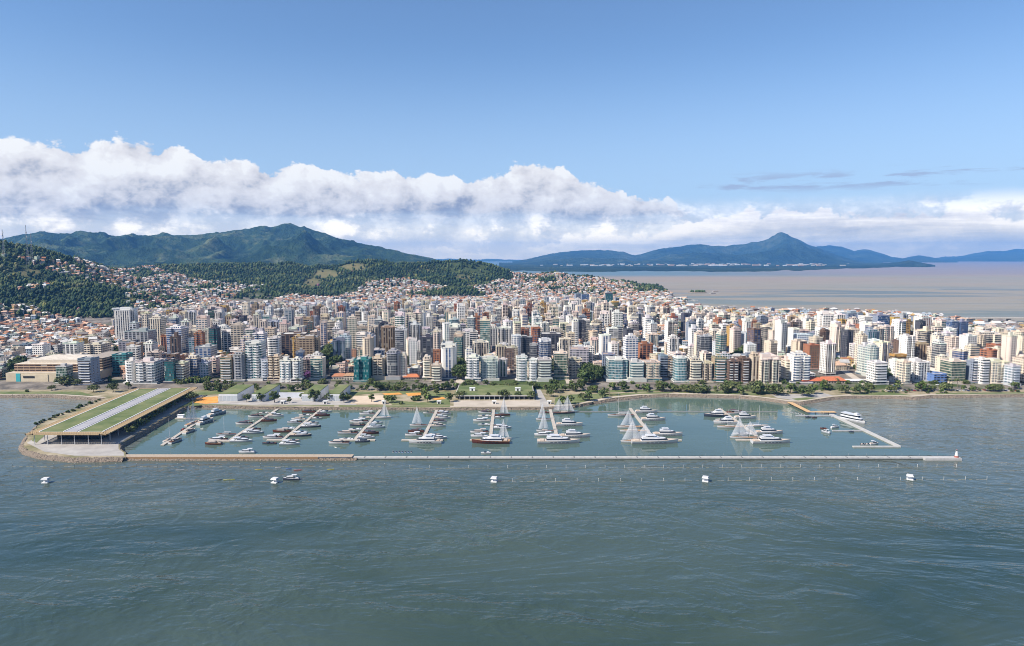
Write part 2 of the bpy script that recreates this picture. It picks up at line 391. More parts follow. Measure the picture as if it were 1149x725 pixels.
# ------------------------------------------------------------------ mesh builder
class MB:
    def __init__(s):
        s.v = []; s.f = []; s.mi = []; s.c = []; s.g = []; s.r = []; s.uv = []; s.mats = []
        s.T = Matrix.Identity(4); s.nv = 0
    def slot(s, m):
        if m not in s.mats: s.mats.append(m)
        return s.mats.index(m)
    def face(s, pts, mat, col=(0.5, 0.5, 0.5), gls=(0.05, 0.06, 0.07), rnd=0.0, uv=None):
        T = s.T
        s.v.extend([tuple(T @ Vector(p)) for p in pts])
        s.f.append(tuple(range(s.nv, s.nv + len(pts)))); s.nv += len(pts)
        s.mi.append(s.slot(mat)); s.c.append(col); s.g.append(gls); s.r.append(rnd)
        s.uv.extend(uv if uv else [(0.0, 0.0)] * len(pts))
    def prism(s, poly, z0, z1, mat, col, top=None, topcol=None, gls=(0.05, 0.06, 0.07), rnd=0.0, side=None, bottom=False, top_poly=None):
        """walls with window coordinates in metres; poly runs counter-clockwise; top: material of the lid or None"""
        n = len(poly); tp = top_poly or poly
        for i in range(n):
            a, b_ = poly[i], poly[(i + 1) % n]; ta, tb = tp[i], tp[(i + 1) % n]
            L = math.hypot(b_[0] - a[0], b_[1] - a[1])
            mm = side(i, a, b_) if side else mat
            h = L / 2 + 50 * 0
            s.face([(a[0], a[1], z0), (b_[0], b_[1], z0), (tb[0], tb[1], z1), (ta[0], ta[1], z1)], mm, col, gls, rnd,
                   [(-h, 0), (h, 0), (h, z1 - z0), (-h, z1 - z0)])
        if top: s.face([(p[0], p[1], z1) for p in tp], top, topcol or col)
        if bottom: s.face([(p[0], p[1], z0) for p in reversed(poly)], top or mat, topcol or col)
    def box(s, cx, cy, z0, w_, d, h, mat, col, gls=(0.05, 0.06, 0.07), rnd=0.0, topcol=None, topmat=None, bottom=False, taper=1.0):
        p = rect(cx, cy, w_, d)
        tp = rect(cx, cy, w_ * taper, d * taper) if taper != 1.0 else None
        s.prism(p, z0, z0 + h, mat, col, topmat or mat, topcol or col, gls, rnd, bottom=bottom, top_poly=tp)
    def tube(s, a, b_, r0, r1, mat, col, k=6):
        a = Vector(a); b_ = Vector(b_); d = (b_ - a).normalized()
        x = d.orthogonal().normalized(); y = d.cross(x)
        for i in range(k):
            t0, t1 = 2 * math.pi * i / k, 2 * math.pi * (i + 1) / k
            q0 = x * math.cos(t0) + y * math.sin(t0); q1 = x * math.cos(t1) + y * math.sin(t1)
            s.face([a + q0 * r0, a + q1 * r0, b_ + q1 * r1, b_ + q0 * r1], mat, col)
        s.face([b_ + (x * math.cos(2 * math.pi * i / k) + y * math.sin(2 * math.pi * i / k)) * r1 for i in range(k)], mat, col)
    def mesh(s, name, smooth=False):
        me = bpy.data.meshes.new(name)
        nl = [len(f) for f in s.f]; tot = sum(nl)
        me.vertices.add(s.nv); me.vertices.foreach_set('co', np.array(s.v, dtype=np.float32).ravel())
        me.loops.add(tot); me.loops.foreach_set('vertex_index', np.arange(tot, dtype=np.int32))
        me.polygons.add(len(nl))
        st = np.concatenate([[0], np.cumsum(nl)[:-1]]).astype(np.int32)
        me.polygons.foreach_set('loop_start', st); me.polygons.foreach_set('loop_total', np.array(nl, dtype=np.int32))
        me.polygons.foreach_set('material_index', np.array(s.mi, dtype=np.int32))
        me.update(calc_edges=True)
        for nm, src in (('Col', s.c), ('Gls', s.g)):
            a = me.attributes.new(nm, 'FLOAT_COLOR', 'FACE')
            q = np.ones((len(nl), 4), dtype=np.float32); q[:, :3] = np.array(src, dtype=np.float32)[:, :3]
            a.data.foreach_set('color', q.ravel())
        a = me.attributes.new('Rnd', 'FLOAT', 'FACE'); a.data.foreach_set('value', np.array(s.r, dtype=np.float32))
        ul = me.uv_layers.new(name='UVMap'); ul.data.foreach_set('uv', np.array(s.uv, dtype=np.float32).ravel())
        for m_ in s.mats: me.materials.append(MATS[m_])
        if smooth:
            import bmesh
            bm = bmesh.new(); bm.from_mesh(me); bmesh.ops.remove_doubles(bm, verts=bm.verts, dist=0.002); bm.to_mesh(me); bm.free()
            me.polygons.foreach_set('use_smooth', np.ones(len(me.polygons), dtype=bool))
        return me
    def build(s, name, parent=None, smooth=False):
        o = bpy.data.objects.new(name, s.mesh(name, smooth)); COL.objects.link(o)
        if parent is not None: o.parent = parent
        return o
def rect(cx, cy, w_, d): return [(cx - w_ / 2, cy - d / 2), (cx + w_ / 2, cy - d / 2), (cx + w_ / 2, cy + d / 2), (cx - w_ / 2, cy + d / 2)]
def ccw(p):
    a = sum(p[i][0] * p[(i + 1) % len(p)][1] - p[(i + 1) % len(p)][0] * p[i][1] for i in range(len(p)))
    return list(p) if a > 0 else list(reversed(p))
def empty(name, loc=(0, 0, 0), rz=0.0):
    o = bpy.data.objects.new(name, None); COL.objects.link(o); o.location = loc; o.rotation_euler = (0, 0, rz); o.empty_display_size = 1.0
    return o
def tag(o, label, cat, group=None):
    o['label'] = label; o['category'] = cat
    if group: o['group'] = group
    return o
def struct(o, kind='structure', label=None):
    o['kind'] = kind
    if label: o['label'] = label
    return o
def copy_tree(o, parent=None):
    c_ = o.copy(); COL.objects.link(c_)
    if parent is not None: c_.parent = parent
    for ch in o.children: copy_tree(ch, c_)
    return c_
def grid_mesh(name, X, Y, Z, mat, smooth=True):
    r, c_ = X.shape
    me = bpy.data.meshes.new(name)
    me.vertices.add(r * c_); me.vertices.foreach_set('co', np.stack([X, Y, Z], -1).astype(np.float32).ravel())
    i = np.arange(r * c_).reshape(r, c_)
    q = np.stack([i[:-1, :-1], i[:-1, 1:], i[1:, 1:], i[1:, :-1]], -1).reshape(-1, 4)
    me.loops.add(q.size); me.loops.foreach_set('vertex_index', q.ravel().astype(np.int32))
    me.polygons.add(len(q)); me.polygons.foreach_set('loop_start', np.arange(0, q.size, 4, dtype=np.int32)); me.polygons.foreach_set('loop_total', np.full(len(q), 4, dtype=np.int32))
    me.update(calc_edges=True)
    if smooth: me.polygons.foreach_set('use_smooth', np.ones(len(q), dtype=bool))
    me.materials.append(MATS[mat])
    o = bpy.data.objects.new(name, me); COL.objects.link(o); return o

# value noise for the landforms
_perm = rng.random((256, 256))
def vnoise(x, y):
    xi = np.floor(x).astype(int); yi = np.floor(y).astype(int); fx = x - xi; fy = y - yi
    fx = fx * fx * (3 - 2 * fx); fy = fy * fy * (3 - 2 * fy)
    g = lambda a, b_: _perm[a % 256, b_ % 256]
    return (g(xi, yi) * (1 - fx) + g(xi + 1, yi) * fx) * (1 - fy) + (g(xi, yi + 1) * (1 - fx) + g(xi + 1, yi + 1) * fx) * fy
def fbm(x, y, o=5, ridged=False):
    s = 0; a = 0.5; t = 0
    for _ in range(o):
        q = vnoise(x, y)
        if ridged: q = 1 - abs(2 * q - 1)
        s = s + a * q; t += a; x = x * 2.03 + 17.1; y = y * 2.03 + 9.7; a *= 0.5
    return s / t
def sstep(x, a, b_):
    t = np.clip((x - a) / (b_ - a), 0, 1); return t * t * (3 - 2 * t)

# ------------------------------------------------------------------ landforms
def tabs(t, i): return np.array([q[0] for q in t], float), np.array([q[i] for q in t], float)
RA = [(-250, 250, 1900, 1250), (0, 272, 1950, 1330), (50, 283, 2000, 1400), (90, 294, 2050, 1450), (140, 310, 2100, 1520), (180, 324, 2150, 1600), (225, 338, 2200, 1700), (280, 350, 2250, 1900)]
RB = [(-250, 300, 3100, 2200), (60, 300, 3100, 2000), (130, 303, 3100, 2000), (180, 300, 3100, 2050), (230, 299, 3100, 2100), (290, 298, 3100, 2150), (330, 297, 3100, 2200), (350, 301, 3100, 2250),
      (378, 301, 3000, 2300), (395, 296, 3000, 2300), (415, 293.5, 3000, 2300), (440, 296, 3000, 2300), (480, 295.5, 3000, 2300), (520, 293.5, 3000, 2350), (545, 297, 3000, 2400),
      (575, 307, 2950, 2400), (620, 309, 2900, 2350), (660, 313, 2850, 2300), (700, 318.5, 2750, 2250), (730, 323.5, 2600, 2200), (758, 331.5, 2500, 2150), (772, 340, 2400, 2150), (800, 352, 2300, 2100)]
DB = [(-300, 9000), (560, 9000), (590, 3500), (640, 3300), (700, 3050), (745, 2800), (762, 2480), (768, 2200), (775, 1960), (800, 1850), (860, 1840), (960, 1760), (1010, 1720), (1060, 1620), (1090, 1520), (1149, 1440), (1400, 1250)]
def land_z(x, y):
    """height of the city's land at world x, y (arrays)"""
    x = np.asarray(x, float); y = np.asarray(y, float)
    u = CU + FPX * x / np.maximum(y, 1) / CP
    z = 3.2 + 6 * sstep(y, 800, 2400)
    for T in (RA, RB):
        us, vr = tabs(T, 1); _, dr = tabs(T, 2); _, df = tabs(T, 3)
        v = np.interp(u, us, vr) + (fbm(u / 18.0, u * 0 + 5.1, 4) - 0.5) * 5.0; D = np.interp(u, us, dr); F = np.interp(u, us, df)
        b = (v - CV) / FPX
        zr = HC + D * (-SP - b * CP) / (CP - b * SP)
        nz = fbm(x / 260.0, y / 260.0, 5) - 0.5
        t = np.clip((y - F) / (D - F), 0, 1)
        prof = t ** 1.15 * (1.0 - 0.25 * np.sin(np.pi * t))
        back = np.clip((y - D) / 1200.0, 0, 1)
        h = np.maximum(zr - 6, 0) * (prof if True else 0) * (1 - sstep(back, 0, 1) * 0.9)
        h = h + np.maximum(zr - 6, 0) * nz * (0.95 if T is RA else 0.75) * np.sin(np.pi * np.clip(t, 0, 1)) * (back == 0)
        if T is RA: h = h * sstep(300 - u, 0, 60)
        z = np.maximum(z, 5 + h)
    us, db = tabs(DB, 1)
    edge = np.interp(u, us, db)
    k = sstep(edge - y + 30 * (fbm(x / 90.0, y / 90.0, 3) - 0.5), 0, 60)
    return -5 + (z + 5) * k
ug = np.arange(-220, 1380, 5.0)
yg = np.concatenate([np.arange(742, 3300, 18.0), np.arange(3300, 6000, 150.0)])
UU, YY = np.meshgrid(ug, yg)
XX = (UU - CU) / FPX * YY * CP
ZZ = land_z(XX, YY)
ZZ[0, :] = 1.0
BALD = [(398, 299.5, 15, 3.6), (365, 308, 13, 5), (350, 318, 9, 5), (520, 312, 10, 3), (33, 306, 14, 3.5), (58, 297, 8, 2)]
def bald(u, v):
    q = np.zeros(np.shape(u))
    for a, b_, c_, d_ in BALD: q = np.maximum(q, 1.3 - np.sqrt(((u - a) / c_) ** 2 + ((v - b_) / d_) ** 2))
    return np.clip(q * 2, 0, 1)
ter = struct(grid_mesh('terrain', XX, YY, ZZ, 'city_ground'))
ta = ter.data.attributes.new('Bare', 'FLOAT', 'POINT'); pu_, pv_ = pix(XX, YY, ZZ); ta.data.foreach_set('value', bald(pu_, pv_).astype(np.float32).ravel())

def range_mesh(name, T, foot, back, mat, amp, cell, du, nd, flo=0.0, ex=1.3):
    """a mountain range: ridge pixel heights at a true distance, with spurs and valleys in depth"""
    us, vr = tabs(T, 1); _, dr = tabs(T, 2)
    u = np.arange(us[0], us[-1] + du, du)
    t = np.concatenate([np.linspace(0, 1, nd), 1 + np.linspace(0, 1, nd // 3)[1:]])
    U, Tt = np.meshgrid(u, t)
    v = np.interp(U, us, vr); D = np.interp(U, us, dr)
    v = v + (fbm(U / 7.0, U * 0 + 3.3, 4) - 0.5) * 2.0
    Y = np.where(Tt <= 1, D - foot * (1 - Tt), D + back * (Tt - 1))
    X = (U - CU) / FPX * Y * CP
    b = (v - CV) / FPX
    zr = HC + D * (-SP - b * CP) / (CP - b * SP)
    prof = np.where(Tt <= 1, np.clip(Tt, 0, 1) ** ex, 1 - sstep(Tt, 1, 2))
    rid = fbm(X / cell, Y / cell, 5, True) - 0.55
    Z = flo + np.maximum(zr - flo, 0) * (prof + amp * rid * np.sin(np.pi * np.clip(Tt, 0, 1)) ** 0.8)
    Z = np.maximum(Z, flo - 2); Z[0, :] = -6; Z[-1, :] = -6
    return struct(grid_mesh(name, X, Y, Z, mat))
range_mesh('hills', [(-300, 274, 8500), (-60, 270, 8500), (0, 268.5, 8500), (30, 264.5, 8500), (60, 263.5, 8500), (100, 263.5, 8500), (140, 265, 8500), (180, 265.5, 8500), (215, 264, 8500), (250, 262.5, 8500), (285, 259, 8500),
            (308, 256, 8500), (318, 253.3, 8500), (328, 253.5, 8500), (338, 257.5, 8500), (355, 262, 8500), (375, 268, 8500), (430, 279, 8500), (470, 287, 8500), (500, 293.5, 8500), (520, 297, 8500), (545, 302, 8500)],
           3800, 3500, 'forest_far', 1.15, 800.0, 2.2, 150, 2.0, 1.25)
CAMB = [(575, 294, 17500), (600, 289, 17500), (622, 284, 17500), (645, 281, 17500), (665, 281, 17500), (685, 280.5, 17500), (700, 283, 17500), (713, 287, 17500), (728, 282.5, 17500), (745, 279, 17500), (770, 275.5, 17500), (785, 274, 17500),
        (800, 276, 17500), (815, 276.5, 17500), (835, 274.5, 17500), (850, 272.5, 17500), (862, 268, 17500), (871, 264.2, 17500), (876, 262.6, 17500), (882, 263.6, 17500), (892, 267.5, 17500), (905, 274, 17500), (925, 281, 17500), (945, 288, 17500), (965, 293, 17500), (990, 296, 17500)]
range_mesh('hills', CAMB, 6200, 5000, 'forest_haze', 1.1, 1700.0, 1.3, 120, 3.0, 1.45)
range_mesh('hills', [(890, 284, 22000), (910, 278, 22000), (930, 275, 22000), (942, 276.5, 22000), (958, 281.5, 22000), (972, 279.5, 22000), (985, 283.5, 22000), (1000, 288, 22000), (1012, 290, 22000), (1030, 287, 22000), (1042, 288, 22000), (1055, 291, 22000), (1075, 295, 22000)],
           4500, 4500, 'forest_haze', 0.6, 2400.0, 2.5, 40, 3.0)
range_mesh('hills', [(1040, 292, 26500), (1060, 287.5, 26500), (1075, 288, 26500), (1090, 285, 26500), (1110, 281.5, 26500), (1125, 282, 26500), (1140, 279.5, 26500), (1160, 280, 26500), (1200, 276, 26500), (1300, 280, 26500)],
           5500, 4000, 'forest_haze', 0.3, 3400.0, 3.0, 30, 2.0)
range_mesh('hills', [(470, 292, 26500), (500, 290, 26500), (530, 291, 26500), (560, 290.5, 26500), (585, 292, 26500), (600, 294, 26500)], 5000, 4500, 'forest_haze', 0.3, 3400.0, 3.0, 24, 2.0)
# wooded lowland of the far shore
LOW = [(560, 303.5, 295), (600, 305, 294), (680, 305.5, 294), (760, 304.5, 294), (840, 305, 294), (900, 303.5, 294.5), (960, 301.5, 295.5), (1000, 300.2, 297), (1030, 299.6, 297.5), (1050, 299.3, 298.5)]
us, v0 = tabs(LOW, 1); _, v1 = tabs(LOW, 2)
u = np.arange(560, 1051, 2.5); t = np.linspace(0, 1, 40)
U, Tt = np.meshgrid(u, t)
b0 = (np.interp(U, us, v0) + (fbm(U / 14.0, U * 0, 4) - 0.5) * 2.5 - CV) / FPX
Y0 = -HC * (CP - b0 * SP) / (-SP - b0 * CP)
Y = Y0 + Tt * np.interp(u, [560, 980, 1050], [9000, 7000, 600])[None, :]
X = (U - CU) / FPX * Y * CP
Z = -3 + 11 * sstep(Tt, 0, 0.04) + 26 * (fbm(X / 700.0, Y / 700.0, 4) - 0.35) * sstep(Tt, 0.03, 0.2)
Z[-1] = -6
us2, hz = [560, 985, 1005, 1020, 1035, 1050], [0, 0, 30, 75, 40, 10]
Z = Z + np.interp(U, us2, hz) * np.sin(np.pi * Tt) * (Z > 0)
struct(grid_mesh('far_shore', X, Y, Z, 'forest_haze'))

# water sheets
mb = MB()
mb.face([(-29900, -4900, 0), (29900, -4900, 0), (29900, 33300, 0), (-29900, 33300, 0)], 'sea_water')
struct(mb.build('sea'))
bas = [at(*p) for p in [(139, 512), (200, 460), (480, 460), (690, 452), (740, 446), (860, 449), (905, 456), (938, 465), (1008, 501), (1068, 511)]]
mb = MB(); mb.face([(p.x, p.y, 0.06) for p in ccw(bas)], 'basin_water')
struct(mb.build('marina_water'))

# the air
mb = MB()
mb.box(0, 14200, -7.5, 60000, 38400, 830, 'plaster', (1, 1, 1), bottom=True)
hz_o = struct(mb.build('haze'), 'stuff', 'thin blue sea air between the city and the mountains')
hm = bpy.data.materials.new('haze_air'); hm.use_nodes = True; hm.node_tree.nodes.clear()
n = NT(hm.node_tree)
pv = n.node('ShaderNodeVolumePrincipled'); out = n.node('ShaderNodeOutputMaterial')
pv.inputs['Color'].default_value = (0.15, 0.45, 1.0, 1)
pv.inputs['Density'].default_value = 4.0e-5
pv.inputs['Anisotropy'].default_value = 0.0
n.l.new(pv.outputs[0], out.inputs['Volume'])
hz_o.data.materials.clear(); hz_o.data.materials.append(hm)
# ------------------------------------------------------------------ waterfront land
PZ = 2.6
def g(u, v, z=PZ): return at(u, v, z)
SHORE = [(-90, 443.5), (0, 443.5), (30, 443), (60, 443.2), (100, 446), (116, 447), (103, 452), (85, 459), (62, 466), (42, 477), (30, 490), (25, 500), (30, 505.5), (48, 510.5), (83, 514), (141, 513.2),
         (141, 507.5), (135, 504), (134, 499), (150, 490), (170, 478), (190, 467), (206, 457), (225, 454.5), (300, 456.3), (400, 457), (500, 457.5), (560, 457), (610, 457), (640, 455.5), (665, 451), (690, 446.5),
         (720, 443.5), (750, 442.3), (790, 443), (830, 444), (860, 447), (885, 450.5), (898, 451), (915, 448.5), (935, 445.5), (960, 444), (1000, 444.5), (1025, 445.5), (1046, 443.6), (1149, 442.5), (1260, 442)]
shore_w = [g(*p) for p in SHORE]
land = [(p.x, p.y) for p in shore_w] + [(950, 800), (-850, 800)]
mb = MB(); mb.prism(ccw(land), -3, PZ, 'rock', (0.2, 0.17, 0.14), 'park_soil')
struct(mb.build('waterfront_ground'))
def sheet(name, pts, mat, z, world=False, kind='structure'):
    q = ccw([((p[0], p[1]) if world else tuple(g(*p)[:2])) for p in pts])
    m_ = MB(); m_.face([(x, y, z) for x, y in q], mat)
    return struct(m_.build(name), kind)
def ribbon(pts, w_):
    """world polygon of constant width along a world polyline"""
    L, Rr = [], []
    for i, p in enumerate(pts):
        a = pts[max(i - 1, 0)]; b_ = pts[min(i + 1, len(pts) - 1)]
        d = Vector((b_[0] - a[0], b_[1] - a[1])).normalized(); nx, ny = -d.y * w_ / 2, d.x * w_ / 2
        L.append((p[0] + nx, p[1] + ny)); Rr.append((p[0] - nx, p[1] - ny))
    return L + Rr[::-1]
# rock armour along the water line
def rocks(pts, name, h=2.5, out=3.2, seed=1):
    r = random.Random(seed); m_ = MB(); P = []
    for a, b_ in zip(pts[:-1], pts[1:]):
        d = math.hypot(b_[0] - a[0], b_[1] - a[1]); k = max(1, int(d / 1.6))
        for i in range(k): P.append((a[0] + (b_[0] - a[0]) * i / k, a[1] + (b_[1] - a[1]) * i / k))
    prof = [(-0.6, h + 0.15), (0.5, h - 0.1), (out * 0.45, h * 0.6), (out * 0.75, h * 0.25), (out, -0.8)]
    rows = []
    for i, p in enumerate(P):
        a = P[max(i - 2, 0)]; b_ = P[min(i + 2, len(P) - 1)]
        d = Vector((b_[0] - a[0], b_[1] - a[1])).normalized(); nx, ny = d.y, -d.x
        rows.append([(p[0] + nx * (o + r.uniform(-.5, .5)) + d.x * r.uniform(-.5, .5), p[1] + ny * (o + r.uniform(-.5, .5)) + d.y * r.uniform(-.5, .5), z + r.uniform(-.3, .45)) for o, z in prof])
    for a, b_ in zip(rows[:-1], rows[1:]):
        for k in range(len(prof) - 1): m_.face([a[k], b_[k], b_[k + 1], a[k + 1]], 'rock')
    return struct(m_.build(name))
sw = [(p.x, p.y) for p in shore_w]
# outward side: the shore runs with the water on its right hand
rocks(sw[:16], 'rock_shore', 2.6, 3.4, 3)
rocks(sw[16:23], 'rock_shore', 2.4, 3.0, 4)
rocks(sw[22:31], 'rock_shore', 2.2, 1.8, 5)
rocks(sw[30:], 'rock_shore', 2.2, 3.0, 6)

# roads, walks, lawns (each sheet a little above the one below)
def strip(name, v0, v1, mat, z, u0=-90, u1=1260):
    y0 = g(574, v0).y; y1 = g(574, v1).y
    return sheet(name, [(-850 if u0 < -50 else (u0 - CU) / FPX * y0, y0), (950 if u1 > 1200 else (u1 - CU) / FPX * y0, y0),
                        (950 if u1 > 1200 else (u1 - CU) / FPX * y1, y1), (-850 if u0 < -50 else (u0 - CU) / FPX * y1, y1)], mat, z, world=True)
strip('pavement', 437.2, 427.5, 'paving', PZ + 0.03)
strip('road', 436.0, 433.7, 'asphalt', PZ + 0.07)
strip('road', 431.8, 429.9, 'asphalt', PZ + 0.07)
for vv in (434.9, 430.8):
    y = g(574, vv).y
    m_ = MB()
    for i in range(-60, 68): m_.face([(i * 13, y - 0.12, PZ + 0.11), (i * 13 + 5, y - 0.12, PZ + 0.11), (i * 13 + 5, y + 0.12, PZ + 0.11), (i * 13, y + 0.12, PZ + 0.11)], 'white_line')
    struct(m_.build('road_marking'))
walk = [(p[0], p[1] + 4.5) for p in sw[23:]]
sheet('path', ribbon(walk, 5.0), 'paving', PZ + 0.05, world=True)
sheet('path', ribbon([(p[0], p[1] + 4.0) for p in sw[:6]], 3.5), 'paving', PZ + 0.05, world=True)
sheet('path', [(600, 436.5), (606, 436.5), (617, 456.4), (603, 456.4)], 'plaza', PZ + 0.09)
sheet('plaza', [(509, 449.5), (606, 449.5), (606, 456.2), (509, 456.2)], 'paving', PZ + 0.13)
sheet('plaza', [(865, 443), (925, 441.5), (935, 444), (910, 447.5), (892, 449.5), (872, 446.5)], 'plaza', PZ + 0.13)
sheet('plaza', [(222, 452.5), (246, 446), (300, 445), (400, 449), (400, 454.5), (240, 454)], 'plaza', PZ + 0.09)
sheet('plaza', [(172, 452), (210, 441), (232, 440), (226, 446), (205, 455), (190, 462)], 'plaza', PZ + 0.09)
sheet('plaza', [(30, 497), (60, 480), (110, 465), (150, 448), (190, 446), (204, 455), (188, 466), (168, 477), (148, 489), (133, 498.5), (133, 504), (139, 508), (139, 511.5), (84, 511.5), (50, 507)], 'plaza', PZ + 0.06)
for pts in ([(623, 446.5), (642, 442.8), (672, 441.8), (690, 443.2), (668, 448.2), (646, 453.2), (622, 454.5)],
            [(672, 442.5), (720, 440.5), (756, 440), (750, 441.6), (716, 442.3), (690, 444.3)],
            [(888, 447.5), (905, 446), (918, 446.5), (906, 448.6), (895, 449.6)],
            [(380, 455), (505, 455.3), (505, 456.8), (380, 456.4)], [(225, 453.5), (300, 455), (375, 455.2), (375, 456.2), (225, 454.3)],
            [(432, 448), (470, 452), (505, 447), (505, 454.5), (440, 454.5)], [(395, 440), (470, 438.6), (505, 440), (505, 446), (478, 444.5), (430, 440.7), (395, 443.5)],
            [(645, 438), (740, 437.6), (740, 439.2), (660, 441)], [(770, 438.5), (860, 438.5), (880, 441), (850, 443.5), (790, 441.5), (760, 441)],
            [(950, 440.5), (1000, 440), (1022, 443.5), (990, 443.6), (955, 443)], [(0, 439.5), (90, 439.5), (105, 444.3), (60, 442), (0, 442.4)], [(1050, 441), (1200, 440), (1200, 441.4), (1050, 442.5)],
            [(205, 440), (250, 438.5), (250, 442), (235, 443), (212, 444)], [(280, 437.6), (400, 437.6), (395, 441), (300, 441)], [(36, 495), (38, 489), (52, 482), (62, 480), (50, 489), (41, 497)]):
    sheet('lawn', pts, 'lawn', PZ + 0.17)
sheet('lawn', [(218, 448), (226, 455), (206, 456.4), (196, 461)], 'lawn', PZ + 0.17)
sheet('sand_court', [(397, 444.5), (430, 443.8), (433, 449.5), (430, 453.5), (393, 453.2)], 'sand', PZ + 0.21)
for pts in ([(221, 446.6), (244, 445), (245, 452), (232, 453.4), (216, 452)], [(429, 441.8), (448, 440.8), (452, 442.8), (432, 443.6)], [(455, 441.4), (472, 440.8), (475, 443.4), (458, 444.6)], [(484, 447), (497, 445.6), (500, 448), (488, 449)], [(1010, 430), (1016, 430), (1016, 431), (1010, 431)]):
    sheet('play_area', pts, 'rubber', PZ + 0.25)
# side streets running back between the front blocks
for p0, p1, w_ in (((975, 437), (935, 408), 9), ((116, 434), (112, 405), 14), ((515, 433), (522, 405), 9), ((640, 433), (632, 408), 9), ((366, 433), (372, 405), 8)):
    a, b_ = g(*p0), g(*p1, 5)
    N = 24; pts = [(a.x + (b_.x - a.x) * i / N, a.y + (b_.y - a.y) * i / N) for i in range(N + 1)]
    rb = ribbon(pts, w_); m_ = MB()
    for i in range(N):
        q = [rb[i], rb[i + 1], rb[-2 - i], rb[-1 - i]]
        zz = np.maximum(land_z([p[0] for p in q], [p[1] for p in q]) + 0.25, PZ + 0.15)
        m_.face([(p[0], p[1], float(z)) for p, z in zip(q, zz)][::-1], 'paving' if w_ == 9 else 'asphalt')
    struct(m_.build('road'))

# ------------------------------------------------------------------ long pavilion with the planted roof
C4 = [at(28, 487, 12), at(120, 487, 12), at(222, 434.5, 12), at(150, 436, 12)]
FL, FR, BR, BL = [Vector((p.x, p.y, 0)) for p in C4]
pav = tag(empty('pavilion', ((FL + FR + BR + BL) / 4).to_tuple()), 'long open pavilion under a striped grass roof at the tip of the breakwater', 'pavilion')
PC = pav.location.copy()
def pq(s, t, z): # s across, t along
    p = (FL * (1 - s) + FR * s) * (1 - t) + (BL * (1 - s) + BR * s) * t
    return Vector((p.x - PC.x, p.y - PC.y, z))
def slab(m_, s0, s1, t0, t1, z0, z1, mat, col):
    q = [pq(s0, t0, 0), pq(s1, t0, 0), pq(s1, t1, 0), pq(s0, t1, 0)]
    m_.prism([(p.x, p.y) for p in q], z0, z1, mat, col, mat, col, bottom=True)
TB = (0.40, 0.29, 0.16)
m_ = MB(); slab(m_, 0.10, 0.90, 0.035, 0.985, 11.0, 11.8, 'concrete', (0.55, 0.53, 0.5)); m_.build('roof', pav)
for s0, s1 in ((0.115, 0.40), (0.60, 0.885)):
    m_ = MB(); slab(m_, s0, s1, 0.04, 0.98, 11.8, 12.1, 'lawn', (0.1, 0.15, 0.05)); m_.build('planted_strip', pav)
    m_ = MB(); slab(m_, s0 - 0.012, s0, 0.04, 0.98, 11.8, 12.3, 'concrete', (0.6, 0.6, 0.6)); slab(m_, s1, s1 + 0.012, 0.04, 0.98, 11.8, 12.3, 'concrete', (0.6, 0.6, 0.6)); m_.build('gutter', pav)
m_ = MB(); slab(m_, 0.43, 0.57, 0.04, 0.98, 11.8, 12.25, 'plaster', (0.34, 0.335, 0.35)); m_.build('skylight', pav)
m_ = MB()
for i in range(48):
    t = 0.05 + i * 0.0195; slab(m_, 0.432, 0.568, t, t + 0.0014, 12.25, 12.36, 'metalpaint', (0.30, 0.29, 0.31))
m_.build('skylight_frame', pav)
# timber pergola round the roof: edge beams carry slats
m_ = MB()
for s0, s1, t0, t1 in ((0, 1, 0, 0.006), (0, 1, 0.028, 0.034), (0, 0.012, 0, 1), (0.085, 0.098, 0, 1), (0.902, 0.915, 0, 1), (0.988, 1, 0, 1), (0, 1, 0.994, 1)):
    slab(m_, s0, s1, t0, t1, 11.1, 11.9, 'timber', TB)
m_.build('edge_beam', pav)
m_ = MB()
for i in range(88):
    t = i / 88
    slab(m_, 0.012, 0.085, t, t + 0.0062, 11.45, 11.8, 'timber', TB); slab(m_, 0.915, 0.988, t, t + 0.0062, 11.45, 11.8, 'timber', TB)
for i in range(46):
    s = 0.02 + i / 47.0
    slab(m_, s, s + 0.011, 0.006, 0.028, 11.45, 11.8, 'timber', TB)
m_.build('pergola', pav)
for s in (0.09, 0.91):
    for i in range(15):
        t = 0.012 + i * 0.07
        m_ = MB(); p = pq(s, t, PZ); m_.tube(p, (p.x, p.y, 11.2), 0.28, 0.28, 'metalpaint', (0.45, 0.45, 0.45)); m_.build('column', pav)
for s in (0.25, 0.42, 0.58, 0.75):
    m_ = MB(); p = pq(s, 0.012, PZ); m_.tube(p, (p.x, p.y, 11.2), 0.28, 0.28, 'metalpaint', (0.45, 0.45, 0.45)); m_.build('column', pav)
for t0, t1 in ((0.10, 0.36), (0.42, 0.68), (0.74, 0.97)):
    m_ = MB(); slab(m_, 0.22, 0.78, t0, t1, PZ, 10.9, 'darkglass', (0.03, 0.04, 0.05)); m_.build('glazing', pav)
    m_ = MB(); slab(m_, 0.19, 0.81, t0 - 0.012, t1 + 0.012, 6.7, 7.2, 'concrete', (0.55, 0.53, 0.5)); m_.build('mezzanine', pav)

